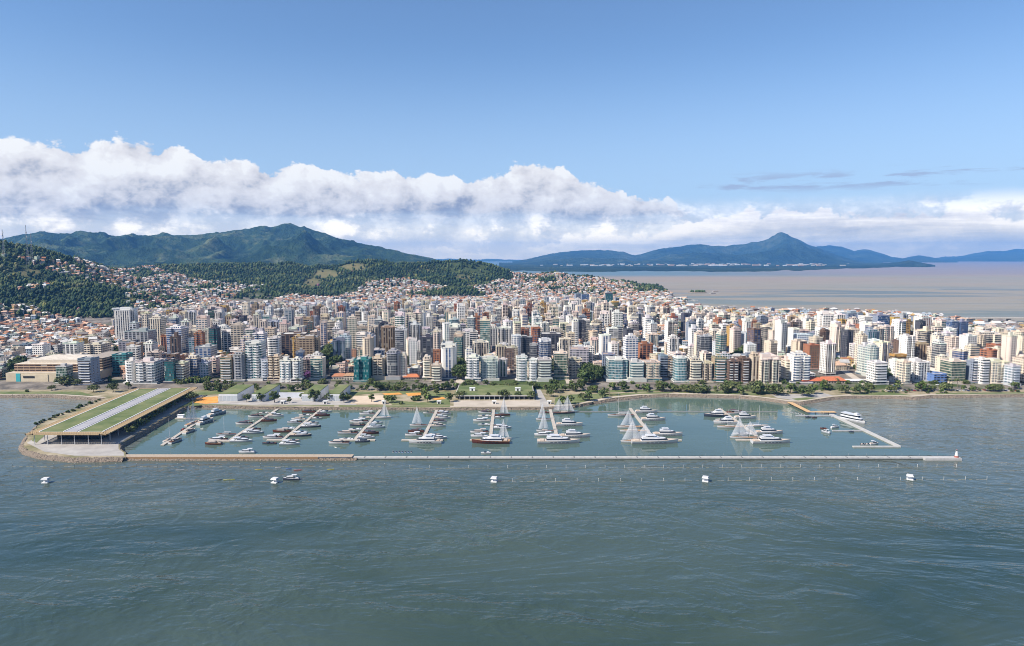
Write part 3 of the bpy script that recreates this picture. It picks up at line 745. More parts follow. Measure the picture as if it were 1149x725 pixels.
# wedge pavilions with grass roofs
def wedge(u0, u1, label):
    y0, y1 = 688.0, 733.0
    x0, x1 = (u0 - CU) / FPX * 700, (u1 - CU) / FPX * 700
    r = tag(empty('grass_roof_hall', (x0, y0, PZ)), label, 'hall', 'wedge halls with grass roofs in the waterfront park')
    w_, d = x1 - x0, y1 - y0
    m_ = MB(); zf, zb = 7.4, 8.6
    P = lambda x, y, z: (x, y, z)
    m_.face([P(0, 0, 0), P(w_, 0, 0), P(w_, 0, zf), P(0, 0, zf)], 'plaster', (0.62, 0.62, 0.63))
    m_.face([P(w_, 0, 0), P(w_, d, 0), P(w_, d, zb), P(w_, 0, zf)], 'plaster', (0.66, 0.66, 0.66))
    m_.face([P(0, d, 0), P(0, 0, 0), P(0, 0, zf), P(0, d, zb)], 'plaster', (0.62, 0.62, 0.62))
    m_.face([P(w_, d, 0), P(0, d, 0), P(0, d, zb), P(w_, d, zb)], 'plaster', (0.6, 0.6, 0.6))
    m_.build('wall', r)
    m_ = MB()
    m_.face([P(.4, .4, zf + .35), P(w_ - .4, .4, zf + .35), P(w_ - .4, d - .4, zb + .35), P(.4, d - .4, zb + .35)], 'lawn')
    for a, b_ in ((P(.4, .4, zf), P(w_ - .4, .4, zf)), (P(w_ - .4, .4, zf), P(w_ - .4, d - .4, zb)), (P(w_ - .4, d - .4, zb), P(.4, d - .4, zb)), (P(.4, d - .4, zb), P(.4, .4, zf))):
        m_.face([a, b_, (b_[0], b_[1], b_[2] + .35), (a[0], a[1], a[2] + .35)], 'lawn')
    m_.build('roof', r)
    for i in range(5):
        m_ = MB(); m_.box(w_ * (i + .5) / 5, -0.06, 0.5, w_ / 5 - 0.6, 0.1, 5.2, 'gloss', (0.42, 0.45, 0.47)); m_.build('window', r)
    m_ = MB(); m_.box(w_ + 0.06, d * 0.3, 0.4, 0.1, 6, 4.5, 'gloss', (0.4, 0.42, 0.44)); m_.build('door', r)
wedge(246, 267, 'grass roofed wedge hall beside the orange play area nearest the long pavilion')
wedge(283, 298, 'grass roofed wedge hall second in line from the long pavilion')
wedge(339, 356, 'grass roofed wedge hall third in line beyond the long white garden wall')
wedge(368, 382, 'grass roofed wedge hall beside the sand court, last of its row')
m_ = MB(); m_.box(0, 0, 0, 27, 0.5, 5.5, 'plaster', (0.55, 0.57, 0.62)); r = tag(empty('garden_wall', (g(322, 450).x, 705, PZ)), 'long pale garden wall between the second and third wedge halls', 'wall')
m_.build('wall_panel', r)
m_ = MB(); m_.box(0, 0, 5.5, 27.3, 0.8, 0.25, 'concrete', (0.6, 0.6, 0.6)); m_.build('coping', r)

# lawn terrace over an open parking deck
ya, yb = g(555, 448.6).y, g(555, 436.4).y
xa, xb = (509 - CU) / FPX * ya * 1.0, (600 - CU) / FPX * ya
r = tag(empty('lawn_terrace', (xa, ya, PZ)), 'raised playing lawn on a low dark open deck behind the paved plaza', 'terrace')
w_, d = xb - xa, yb - ya
m_ = MB(); m_.box(w_ / 2, d / 2, 3.6, w_, d, 0.9, 'concrete', (0.42, 0.4, 0.37), bottom=True); m_.build('slab', r)
m_ = MB(); m_.face([(0.8, 0.8, 4.56), (w_ - .8, .8, 4.56), (w_ - .8, d - .8, 4.56), (.8, d - .8, 4.56)], 'lawn'); m_.build('lawn_top', r)
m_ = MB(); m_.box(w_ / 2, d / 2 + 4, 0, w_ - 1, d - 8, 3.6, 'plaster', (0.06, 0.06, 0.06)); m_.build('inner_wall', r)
for i in range(17):
    m_ = MB(); m_.box(0.4 + i * (w_ - .8) / 16, 0.5, 0, 0.45, 0.45, 3.6, 'concrete', (0.5, 0.48, 0.45)); m_.build('column', r)
for u, lab_ in ((530, 'small white lift kiosk on the raised lawn above the fifth dock side'), (581, 'small white lift kiosk on the raised lawn beside the diagonal walk')):
    p = at_y(u, 439.6, ya + d * 0.45)
    r = tag(empty('lift_kiosk', (p.x, p.y, PZ + 4.56)), lab_, 'kiosk', 'white kiosks on the raised lawn')
    m_ = MB(); m_.box(0, 0, 0, 5.6, 3.6, 2.7, 'plaster', (0.7, 0.7, 0.7)); m_.build('wall', r)
    m_ = MB(); m_.box(0, 0, 2.7, 6.2, 4.2, 0.25, 'plaster', (0.74, 0.74, 0.74)); m_.build('roof', r)
    m_ = MB(); m_.box(0, -1.84, 0.1, 1.6, 0.08, 2.2, 'darkglass', (0, 0, 0)); m_.build('door', r)

# ------------------------------------------------------------------ breakwater, docks
def poly_slab(name, parent, poly, z0, z1, mat, col):
    m_ = MB(); m_.prism(ccw(poly), z0, z1, mat, col, mat, col, bottom=True); return m_.build(name, parent)
yb0 = at(600, 512.6, 2).y
bx0, bxm, bx1 = at(139, 511, 2).x, at(395, 511, 2).x, at(1073, 512, 2).x
r = tag(empty('breakwater', (0, yb0, 0)), 'long straight breakwater walkway closing the seaward side of the marina', 'breakwater')
poly_slab('deck', r, rect((bx0 + bxm) / 2, 2.2, bxm - bx0 + 2, 6.5), 1.9, 2.3, 'timber', (0.36, 0.29, 0.22))
poly_slab('timber_face', r, rect((bx0 + bxm - 24) / 2, -1.45, bxm - bx0 - 24, 0.5), 0.15, 2.15, 'timber', (0.26, 0.16, 0.085))
o = rocks([(bx0 - 2, -1.2), ((bx0 + bxm) / 2, -1.2), (bxm + 6, -1.0)], 'rock_armour', 0.9, 2.4, 8); o.parent = r; del o['kind']
poly_slab('concrete_pontoon', r, rect((bxm + bx1) / 2 - 2, 1.6, bx1 - bxm - 4, 3.6), 0.35, 1.35, 'concrete', (0.33, 0.33, 0.33))
poly_slab('tide_band', r, rect((bxm + bx1) / 2 - 2, 1.6, bx1 - bxm - 3.9, 3.7), -0.6, 0.42, 'concrete', (0.05, 0.052, 0.045))
poly_slab('pontoon_deck', r, rect((bxm + bx1) / 2 - 2, 1.6, bx1 - bxm - 4.2, 3.2), 1.35, 1.5, 'concrete', (0.40, 0.39, 0.37))
for i in range(34):
    x = bxm + 10 + i * 15.6
    if x < bx1 - 4: poly_slab('joint_plate', r, rect(x, 1.6, .9, 3.7), 1.3, 1.56, 'concrete', (0.2, 0.2, 0.2))
poly_slab('end_platform', r, rect(bx1 - 12, -0.2, 27, 5.5), -0.6, 1.7, 'concrete', (0.40, 0.39, 0.38))
for i in range(46):
    x = bx0 + 8 + i * (bx1 - bx0 - 20) / 45
    m_ = MB(); m_.tube((x, 4.4, 1.8), (x, 4.4, 3.4), 0.09, 0.07, 'metalpaint', (0.25, 0.25, 0.26), 5); m_.build('bollard_light', r)
r = tag(empty('harbour_beacon', (at(1068, 510.5, 1.9).x, yb0 - 0.2, 1.9)), 'small white conical beacon with a red foot at the breakwater end', 'beacon')
m_ = MB(); m_.tube((0, 0, -.2), (0, 0, 1.0), 1.5, 1.35, 'plaster', (0.30, 0.11, 0.09), 10); m_.build('base', r)
m_ = MB(); m_.tube((0, 0, 1.0), (0, 0, 4.4), 1.15, 0.55, 'plaster', (0.6, 0.59, 0.58), 10); m_.build('tower', r)
m_ = MB(); m_.tube((0, 0, 4.4), (0, 0, 4.6), 0.8, 0.8, 'plaster', (0.6, 0.6, 0.6), 10); m_.tube((0, 0, 4.6), (0, 0, 5.4), 0.35, 0.35, 'darkglass', (0, 0, 0), 8); m_.tube((0, 0, 5.4), (0, 0, 5.8), 0.5, 0.1, 'plaster', (0.30, 0.11, 0.09), 8); m_.build('lantern', r)

WD, GD = (0.40, 0.36, 0.31), (0.40, 0.39, 0.37)
ORD = ['first', 'second', 'third', 'fourth', 'fifth', 'sixth', 'seventh', 'eighth', 'ninth', 'tenth']
DOCKS = [(-231, 546, 668, 33), (-188, 549, 668, 26), (-129, 549, 668, 34), (-73.5, 549, 668, 34), (-18, 549, 668, 33), (37.5, 549, 668, 34), (117, 549, 664, 44), (205, 549, 664, 43)]
for i, (x, y0, y1, cw) in enumerate(DOCKS):
    r = tag(empty('floating_dock', (x, y0, 0)), f'straight floating dock, {ORD[i + 1]} in line counted from the grass roofed pavilion', 'dock', 'parallel floating docks of the marina')
    poly_slab('walkway', r, rect(0, (y1 - y0) / 2, 2.9, y1 - y0), 0.1, 0.75, 'concrete', WD)
    poly_slab('crosspiece', r, rect(0, -1.6, cw, 3.0), 0.1, 0.75, 'concrete', WD)
    if i < 6: poly_slab('gangway', r, rect(0, y1 - y0 + 2.5, 2.4, 5.4), 0.9, 1.15, 'timber', WD)
    for k in range(6):
        m_ = MB(); yy = 6 + k * (y1 - y0 - 12) / 5; m_.tube((1.7, yy, -0.5), (1.7, yy, 2.3), 0.2, 0.2, 'metalpaint', (0.4, 0.4, 0.4), 5); m_.build('pile', r)
    if i < 6:
        r = tag(empty('gate_hut', (x, 676.5, PZ - 0.2)), f'small white gate hut at the landward end of the {ORD[i + 1]} dock', 'hut', 'gate huts on the quay')
        m_ = MB(); m_.box(0, 0, 0, 3.6, 3.0, 2.8, 'plaster', (0.62, 0.60, 0.57)); m_.build('wall', r)
        m_ = MB(); m_.box(0, 0, 2.8, 4.6, 4.0, 0.3, 'plaster', (0.70, 0.69, 0.67)); m_.build('roof', r)
        m_ = MB(); m_.box(0, -1.53, 0.1, 1.6, 0.08, 2.1, 'darkglass', (0, 0, 0)); m_.build('gate', r)
a, b_ = at(612, 462, .4), at(872, 462, .4)
r = tag(empty('link_pontoon', (a.x, a.y, 0)), 'thin dark link pontoon joining the last three docks near the shore', 'dock')
poly_slab('walkway', r, rect((b_.x - a.x) / 2, 0, b_.x - a.x, 1.4), 0.1, 0.6, 'concrete', (0.2, 0.2, 0.2))
# dock beside the pavilion
a, b_ = at(182, 499.5, .5), at(228, 469.5, .5)
r = tag(empty('floating_dock', (a.x, a.y, 0)), 'short floating dock beside the rocky bank of the pavilion', 'dock', 'parallel floating docks of the marina')
poly_slab('walkway', r, ribbon([(0, 0), (b_.x - a.x, b_.y - a.y)], 2.8), 0.1, 0.75, 'concrete', WD)
c_ = at(197, 469.3, .5)
poly_slab('access_pontoon', r, ribbon([(c_.x - a.x, c_.y - a.y), (b_.x - a.x, b_.y - a.y)], 2.6), 0.1, 0.75, 'concrete', WD)
r = tag(empty('dock_hut', (at(204, 468, .75).x, at(204, 468.5, .75).y, 0.75)), 'low white hut on the access pontoon beside the rocky bank', 'hut')
m_ = MB(); m_.box(0, 0, 0, 5.5, 2.4, 2.4, 'plaster', (0.72, 0.72, 0.74)); m_.build('wall', r)
m_ = MB(); m_.box(0, 0, 2.4, 6.2, 3.0, 0.25, 'plaster', (0.72, 0.72, 0.74)); m_.build('roof', r)
# timber boardwalk and the grey docks at the open end
P3 = [at(u, v, 1.2) for u, v in ((885, 451.5), (908, 463), (937, 463))]
r = tag(empty('boardwalk', P3[0].to_tuple()), 'brown timber boardwalk bending from the shore to the ferry dock', 'boardwalk')
O3 = P3[0]
poly_slab('deck', r, ribbon([(p.x - O3.x, p.y - O3.y) for p in P3], 5.0), 0.5, 0.95, 'timber', (0.52, 0.34, 0.18))
for k in range(9):
    t = k / 8 * 2; q = P3[int(min(t, 1.999))].lerp(P3[int(min(t, 1.999)) + 1], t - int(min(t, 1.999)))
    m_ = MB(); m_.tube((q.x - O3.x, q.y - O3.y, -2.0), (q.x - O3.x, q.y - O3.y, 0.5), 0.3, 0.3, 'timber', (0.25, 0.17, 0.1), 6); m_.build('pile', r)
a, b_ = at(933, 465, .8), at(1008, 500.5, .8)
r = tag(empty('ferry_dock', (a.x, a.y, 0)), 'long pale grey dock running seaward from the timber boardwalk', 'dock')
poly_slab('walkway', r, ribbon([(0, 0), (b_.x - a.x, b_.y - a.y)], 4.4), 0.15, 1.0, 'concrete', GD)
for (u0, u1, v, nm) in ((957, 1010, 500.8, 'crosspiece'), (893, 935, 466.3, 'finger_pontoon'), (934, 967, 483, 'finger_pontoon'), (933, 952, 467.4, 'finger_pontoon')):
    q0, q1 = at(u0, v, .8), at(u1, v, .8)
    poly_slab(nm, r, rect((q0.x + q1.x) / 2 - a.x, q0.y - a.y, q1.x - q0.x, 2.6 if nm == 'crosspiece' else 1.9), 0.12, 0.9, 'concrete', GD if nm == 'crosspiece' else (0.33, 0.33, 0.34))
# ------------------------------------------------------------------ boats (bow along +X before turning)
HW, HB, HBR, HRED, HG = (0.50, 0.50, 0.51), (0.05, 0.06, 0.09), (0.11, 0.035, 0.025), (0.32, 0.05, 0.03), (0.35, 0.37, 0.4)
TEAK, DKB, CRM, WHT = (0.34, 0.21, 0.12), (0.10, 0.045, 0.03), (0.46, 0.38, 0.31), (0.55, 0.55, 0.56)
def hull_mesh(L, B, F, col, deckcol, parent, stripe=None, sail=False, sub=None):
    N = 14; rows = []
    for i in range(N + 1):
        t = i / N
        x = -L / 2 + L * t
        k = 1 - max(0.0, (t - 0.42) / 0.58) ** (2.1 if not sail else 1.7)
        if sail: k *= 1 - 0.35 * max(0.0, (0.3 - t) / 0.3) ** 1.5
        k = max(k, 0.02); hw = B / 2 * k
        zd = F * (1 + 0.38 * t * t)
        xo = (t - 0.5) * 0.06 * L * t
        rows.append((x, x - xo * 0.9, hw, hw * 0.74, zd))
    m_ = MB()
    for s in (1, -1):
        for a, b_ in zip(rows[:-1], rows[1:]):
            q = [(a[1], s * a[3], -0.35), (b_[1], s * b_[3], -0.35), (b_[0], s * b_[2], b_[4]), (a[0], s * a[2], a[4])]
            za, zb = a[4] * 0.45, b_[4] * 0.45
            def lerp(lo, hi, z): 
                t = (z + 0.35) / (hi[2] + 0.35); return tuple(lo[j] + (hi[j] - lo[j]) * t for j in range(3))
            ma, mb2 = lerp(q[0], q[3], za), lerp(q[1], q[2], zb)
            f1, f2 = [q[0], q[1], mb2, ma], [ma, mb2, q[2], q[3]]
            if s > 0: f1.reverse(); f2.reverse()
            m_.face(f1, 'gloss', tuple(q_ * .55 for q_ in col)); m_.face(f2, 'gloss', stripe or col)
    a = rows[0]
    m_.face([(a[1], a[3], -.35), (a[1], -a[3], -.35), (a[0], -a[2], a[4]), (a[0], a[2], a[4])], 'gloss', col)
    m_.build('hull', parent)
    m_ = MB()
    for a, b_ in zip(rows[:-1], rows[1:]):
        m_.face([(a[0], -a[2] * .94, a[4] - .04), (b_[0], -b_[2] * .94, b_[4] - .04), (b_[0], b_[2] * .94, b_[4] - .04), (a[0], a[2] * .94, a[4] - .04)], 'timber', deckcol)
    m_.build('deck', parent)
    return rows
def loft(parent, name, x0, x1, w0, w1, z0, h, mat, col, rake=0.35, back=0.1, shrink=0.82, band=None):
    """a deckhouse: wider aft, narrowing and raked to the bow, with a dark window band as a part"""
    k = 7; lo = []; hi = []
    for s in (-1, 1): pass
    def outline(a0, a1, wa, wb):
        p = [(a0, -wa / 2), (a0 + (a1 - a0) * .6, -wa / 2 * .97), (a0 + (a1 - a0) * .88, -wb / 2), (a1, -wb / 2 * .45), (a1, wb / 2 * .45), (a0 + (a1 - a0) * .88, wb / 2), (a0 + (a1 - a0) * .6, wa / 2 * .97), (a0, wa / 2)]
        return p
    lo = outline(x0, x1, w0, w1); hi = outline(x0 + back * h, x1 - rake * h * 2, w0 * shrink, w1 * shrink)
    m_ = MB(); m_.prism(lo, z0, z0 + h, mat, col, mat, col, top_poly=hi); o = m_.build(name, parent)
    if band:
        zb0, zb1 = z0 + h * band[0], z0 + h * band[1]
        f = lambda t, e: [((lo[i][0] + (hi[i][0] - lo[i][0]) * t), (lo[i][1] + (hi[i][1] - lo[i][1]) * t)) for i in range(8)]
        ctr = ((x0 + x1) / 2, 0)
        ex = lambda P: [(c_[0] + (0.05 if c_[0] > ctr[0] else -0.02), c_[1] * 1.02 + (0.03 if c_[1] > 0 else -0.03)) for c_ in P]
        m_ = MB(); m_.prism(ex(f(band[0], 0)), zb0, zb1, 'darkglass', (0, 0, 0), top_poly=ex(f(band[1], 0))); m_.build('window', o)
    return o
def sail_tri(parent, name, a, b_, c_, belly, col=(0.62, 0.64, 0.7)):
    """a cloth panel between tack a, clew b and head c, filled by the wind, about 4 cm thick"""
    a, b_, c_ = Vector(a), Vector(b_), Vector(c_); nrm = (b_ - a).cross(c_ - a).normalized(); N = 6; P = {}
    for i in range(N + 1):
        for j in range(N + 1 - i):
            u_, v_ = i / N, j / N; w2 = 1 - u_ - v_
            P[i, j] = a * w2 + b_ * u_ + c_ * v_ + nrm * belly * 4 * (u_ * w2 + v_ * u_ + 0.4 * v_ * w2)
    m_ = MB()
    for off, flip in ((0.02, False), (-0.02, True)):
        o = nrm * off
        for i in range(N):
            for j in range(N - i):
                t = [P[i, j] + o, P[i + 1, j] + o, P[i, j + 1] + o]; m_.face(t[::-1] if flip else t, 'sailcloth')
                if j < N - i - 1:
                    t = [P[i + 1, j] + o, P[i + 1, j + 1] + o, P[i, j + 1] + o]; m_.face(t[::-1] if flip else t, 'sailcloth')
    return m_.build(name, parent)
BOATS = 'boats moored in the marina'
def make_boat(kind, pos_, head, L, label, hull=HW, deck=TEAK, top=WHT, mast=0.0, sails=True, masts=1, name=None, group=BOATS, cat=None):
    nm = name or {'runabout': 'motorboat', 'cruiser': 'cabin_cruiser', 'yacht': 'motor_yacht', 'sail': 'sailing_boat'}[kind]
    r = tag(empty(nm, (pos_[0], pos_[1], 0.0), head), label, cat or nm.replace('_', ' '), group)
    if kind == 'runabout':
        B, F = L * 0.31, 0.85
        hull_mesh(L, B, F, hull, deck, r)
        loft(r, 'windscreen', -L * .02, L * .2, B * .8, B * .55, F + .1, 0.75, 'darkglass', (0, 0, 0))
        m_ = MB(); m_.box(-L * .22, 0, F, L * .2, B * .72, 0.5, 'plaster', top); m_.build('seat', r)
        m_ = MB(); m_.box(-L * .52, 0, .2, .55, .5, 1.3, 'gloss', (0.08, 0.08, 0.09)); m_.build('outboard_motor', r)
    elif kind == 'cruiser':
        B, F = L * 0.29, 1.15 + L * .02
        hull_mesh(L, B, F, hull, deck, r)
        c_ = loft(r, 'cabin', -L * .18, L * .33, B * .78, B * .5, F, 1.35, 'gloss', top, band=(.3, .82))
        z = F + 1.35
        m_ = MB(); m_.box(-L * .2, 0, z + .75, L * .3, B * .74, .16, 'gloss', top, bottom=True); m_.build('hardtop', r)
        m_ = MB()
        for s in (-1, 1): m_.tube((-L * .32, s * B * .33, F), (-L * .30, s * B * .33, z + .75), .06, .06, 'metalpaint', (.5, .5, .5), 4); m_.tube((-L * .08, s * B * .3, z - .2), (-L * .10, s * B * .3, z + .75), .06, .06, 'metalpaint', (.5, .5, .5), 4)
        m_.build('hardtop_frame', r)
        m_ = MB(); m_.box(-L * .38, 0, F - .02, L * .16, B * .7, .5, 'plaster', deck if deck != TEAK else CRM); m_.build('cockpit_seat', r)
    elif kind == 'yacht':
        B, F = L * 0.245, 1.9 + L * .018
        hull_mesh(L, B, F, hull, deck, r)
        m_ = MB()
        for s in (-1, 1):
            for i in range(5):
                x = -L * .2 + i * L * .09
                m_.face([(x, s * (B / 2 * .955 + .05), F * .45), (x + L * .06, s * (B / 2 * .955 + .05), F * .45), (x + L * .06, s * (B / 2 * .975 + .05), F * .66), (x, s * (B / 2 * .975 + .05), F * .66)][::s], 'darkglass')
        m_.build('porthole', r)
        loft(r, 'cabin', -L * .3, L * .3, B * .8, B * .55, F, 2.1, 'gloss', top, rake=.75, back=.3, band=(.3, .85))
        z = F + 2.1
        loft(r, 'flybridge', -L * .27, L * .1, B * .66, B * .5, z, 1.05, 'gloss', top, rake=.5, back=-.2, shrink=.95)
        m_ = MB(); m_.box(-L * .1, 0, z + 2.0, L * .22, B * .6, .18, 'gloss', top, bottom=True); m_.build('hardtop', r)
        m_ = MB()
        for s in (-1, 1): m_.tube((-L * .19, s * B * .28, z + .9), (-L * .16, s * B * .27, z + 2.0), .13, .1, 'gloss', top, 5); m_.tube((-L * .02, s * B * .26, z + .9), (-L * .04, s * B * .26, z + 2.0), .08, .08, 'gloss', top, 5)
        m_.tube((-L * .13, 0, z + 2.1), (-L * .14, 0, z + 3.6), .09, .05, 'gloss', top, 5); m_.build('radar_arch', r)
        m_ = MB(); m_.box(-L * .39, 0, F - .02, L * .1, B * .7, .55, 'plaster', CRM); m_.build('cockpit_seat', r)
    else:
        B, F = L * 0.26, 1.05 + L * .012
        hull_mesh(L, B, F, hull, deck, r, sail=True)
        loft(r, 'cabin', -L * .16, L * .2, B * .58, B * .36, F, .75, 'gloss', top, band=(.3, .75))
        H = mast or L * 1.15
        xs = [L * .08] if masts == 1 else [L * .16, -L * .22]
        for k, xm in enumerate(xs):
            h_ = H * (1 if k == 0 else .82); zb = F + 1.9
            mm = MB(); mm.tube((xm, 0, F), (xm, 0, F + h_), .13, .07, 'metalpaint', (.55, .55, .56), 6); mo = mm.build('mast', r)
            mm = MB(); mm.tube((xm, 0, zb - .15), (xm - L * .32, 0, zb - .15), .1, .08, 'metalpaint', (.6, .6, .6), 5)
            for s in (-1, 1): mm.tube((xm, s * .06, F + h_ * .6), (xm, s * 1.0, F + h_ * .58), .04, .03, 'metalpaint', (.55, .55, .55), 4)
            mm.build('boom', mo)
            if sails:
                sail_tri(r, 'mainsail', (xm - .12, 0, zb), (xm - L * .30, .2, zb + .1), (xm - .1, 0, F + h_ * .97), L * .03)
                if k == 0: sail_tri(r, 'jib', (min(L * .47, xm + L * .30), 0, F + .9), (xm - L * .02, .3, zb), (xm + .1, 0, F + h_ * .9), L * .03)
                elif masts == 2: sail_tri(r, 'staysail', (xs[0] - L * .06, 0, F + 1.2), (xm + .3, .2, zb), (xm + .1, 0, F + h_ * .9), L * .02)
            else:
                mm = MB(); mm.tube((xm - .2, 0, zb + .1), (xm - L * .35, 0, zb + .1), .22, .15, 'plaster', (.5, .5, .52), 6); mm.build('furled_sail', r)
    return r
HULLW = {HW: 'white', HB: 'dark blue', HBR: 'dark brown', HRED: 'red', HG: 'grey'}
KINDW = {'runabout': 'open motorboat', 'cruiser': 'cabin cruiser', 'yacht': 'motor yacht', 'sail': 'sailing boat'}
# moored boats: dock -> (flank, photo u, photo v, kind, length, hull, deck, top, extra)
# flank 'p' faces the grass roofed pavilion, 'b' faces the boardwalk
B_ = {
 1: [('p', 297, 463.6, 'runabout', 9, HW, CRM, WHT), ('p', 290, 468, 'cruiser', 13, HW, DKB, DKB), ('p', 279, 476, 'cruiser', 13.5, HW, DKB, DKB), ('p', 265, 488, 'sail', 15, HG, DKB, CRM, dict(sails=False, mast=15)), ('p', 252, 494, 'cruiser', 14, HW, DKB, WHT), ('p', 251, 498.3, 'cruiser', 12, HBR, TEAK, CRM),
     ('b', 312, 467, 'cruiser', 12.5, HW, CRM, WHT), ('b', 302, 472.5, 'cruiser', 12.5, HBR, DKB, DKB), ('b', 287, 486, 'cruiser', 16, HG, WHT, WHT), ('b', 279, 481.5, 'runabout', 9, HBR, DKB, CRM), ('b', 276, 495.3, 'cruiser', 16, HW, WHT, WHT), ('b', 277, 490.8, 'runabout', 9, HW, DKB, DKB)],
 2: [('p', 345, 462.5, 'cruiser', 12, HBR, DKB, DKB), ('p', 343, 466, 'runabout', 11, HW, CRM, WHT), ('p', 334, 471, 'cruiser', 12, HW, CRM, CRM), ('p', 333, 474.5, 'cruiser', 12, HG, DKB, WHT), ('p', 321, 481, 'runabout', 10, HW, WHT, WHT), ('p', 325, 484.5, 'cruiser', 14, HBR, DKB, CRM), ('p', 313, 491.5, 'cruiser', 15, HW, DKB, WHT), ('p', 312, 497.6, 'runabout', 10, HB, DKB, HB),
     ('b', 360, 462, 'runabout', 10, HG, WHT, WHT), ('b', 355, 466.5, 'cruiser', 12.5, HBR, DKB, DKB), ('b', 352, 469.5, 'runabout', 8.5, HW, CRM, WHT), ('b', 347, 474.5, 'runabout', 10, HG, CRM, CRM), ('b', 344, 479, 'cruiser', 15.5, HB, WHT, WHT), ('b', 337, 485, 'runabout', 10, HW, WHT, CRM), ('b', 337, 489, 'cruiser', 16, HB, CRM, WHT), ('b', 329, 494.8, 'runabout', 12, HW, DKB, CRM), ('b', 326, 498.6, 'cruiser', 14.5, HW, WHT, WHT)],
 3: [('p', 407, 465, 'cruiser', 13, HW, DKB, WHT), ('p', 409, 469, 'runabout', 11, HG, CRM, CRM), ('p', 402, 473.5, 'cruiser', 15, HW, DKB, WHT), ('p', 402, 477.5, 'cruiser', 12, HB, DKB, CRM), ('p', 395, 482, 'runabout', 10, HW, WHT, WHT), ('p', 395, 486.5, 'cruiser', 15.5, HG, DKB, CRM), ('p', 387, 493, 'runabout', 10, HW, WHT, WHT), ('p', 387, 497.5, 'cruiser', 15, HW, DKB, CRM),
     ('b', 425, 469, 'sail', 13, HW, CRM, WHT, dict(mast=15)), ('b', 424, 474.5, 'runabout', 9, HW, WHT, WHT), ('b', 419, 480, 'cruiser', 14, HW, WHT, HG), ('b', 415, 486.5, 'cruiser', 12.5, HBR, DKB, DKB), ('b', 409, 491.5, 'cruiser', 12, HW, WHT, WHT), ('b', 406, 495.8, 'cruiser', 10.5, HB, HG, HB)],
 4: [('p', 476, 463.3, 'runabout', 9, HW, DKB, DKB), ('p', 472, 477.6, 'sail', 14, HW, DKB, CRM, dict(mast=17)), ('p', 471, 484.5, 'cruiser', 12.5, HBR, DKB, DKB), ('p', 470, 488.8, 'cruiser', 13, HW, DKB, WHT),
     ('b', 491, 462, 'runabout', 9, HG, WHT, WHT), ('b', 493, 464.8, 'cruiser', 12, HW, DKB, WHT), ('b', 494, 469.5, 'cruiser', 13, HW, CRM, WHT), ('b', 488, 473.5, 'cruiser', 11, HW, DKB, DKB), ('b', 487, 478.3, 'cruiser', 11.5, HW, CRM, CRM), ('b', 485, 488, 'runabout', 10, HG, CRM, CRM), ('b', 487, 492, 'cruiser', 16, HW, WHT, WHT)],
 5: [('p', 540, 463.3, 'cruiser', 11, HW, DKB, DKB), ('p', 540, 467, 'runabout', 11, HW, CRM, WHT), ('p', 539, 472.5, 'cruiser', 14, HW, CRM, WHT), ('p', 542, 476.6, 'runabout', 9.5, HG, WHT, WHT), ('p', 540, 485.5, 'cruiser', 14, HW, DKB, CRM), ('p', 543, 490, 'cruiser', 13, HW, WHT, WHT),
     ('b', 556, 466, 'sail', 13, HBR, DKB, DKB, dict(mast=17)), ('b', 553, 468.3, 'runabout', 8, HW, WHT, WHT), ('b', 555, 477.6, 'runabout', 10, HW, DKB, CRM), ('b', 558, 480.5, 'cruiser', 14, HW, WHT, WHT), ('b', 560, 493, 'sail', 14, HW, CRM, WHT, dict(mast=16))],
 6: [('p', 604, 463, 'runabout', 9, HBR, DKB, DKB), ('p', 604, 471, 'sail', 12, HW, DKB, CRM, dict(mast=15)), ('p', 611, 484, 'sail', 13, HW, DKB, CRM, dict(mast=17)), ('p', 611, 488.5, 'cruiser', 15, HW, WHT, WHT),
     ('b', 622, 463.6, 'sail', 19, HB, DKB, CRM, dict(mast=17, masts=2)), ('b', 631, 477.5, 'yacht', 21, HW, CRM, WHT), ('b', 638, 490.5, 'yacht', 23, HW, CRM, WHT)],
 7: [('p', 682, 466.5, 'sail', 22, HW, DKB, CRM, dict(sails=False, mast=21)), ('p', 693, 479.6, 'sail', 20, HW, TEAK, CRM, dict(mast=15)), ('p', 697, 484.2, 'sail', 20, HW, TEAK, CRM, dict(mast=18, sails=False)), ('p', 707, 496, 'sail', 24, HW, TEAK, CRM, dict(mast=18, masts=2)),
     ('b', 706, 463, 'yacht', 19, HW, CRM, WHT), ('b', 717, 471.5, 'yacht', 20, HW, CRM, WHT), ('b', 731, 488.5, 'yacht', 22, HW, CRM, WHT, )],
 8: [('p', 798, 467, 'yacht', 20, HB, CRM, WHT), ('p', 803, 471, 'runabout', 14, HW, CRM, CRM), ('p', 811, 475, 'yacht', 19, HW, CRM, WHT), ('p', 813, 479.6, 'sail', 20, HW, TEAK, CRM, dict(sails=False, mast=15)), ('p', 831, 487, 'runabout', 14, HW, WHT, WHT), ('p', 836, 491.5, 'sail', 20, HW, TEAK, CRM, dict(mast=17, masts=2)),
     ('b', 818, 463.5, 'cruiser', 16, HBR, DKB, DKB), ('b', 829, 464, 'sail', 16, HW, CRM, WHT, dict(sails=False, mast=16)), ('b', 831, 469.5, 'yacht', 18, HW, CRM, WHT), ('b', 849, 478.5, 'sail', 18, HW, CRM, WHT, dict(sails=False, mast=18)), ('b', 857, 486.5, 'yacht', 21, HW, CRM, WHT)],
}
rb_ = random.Random(5)
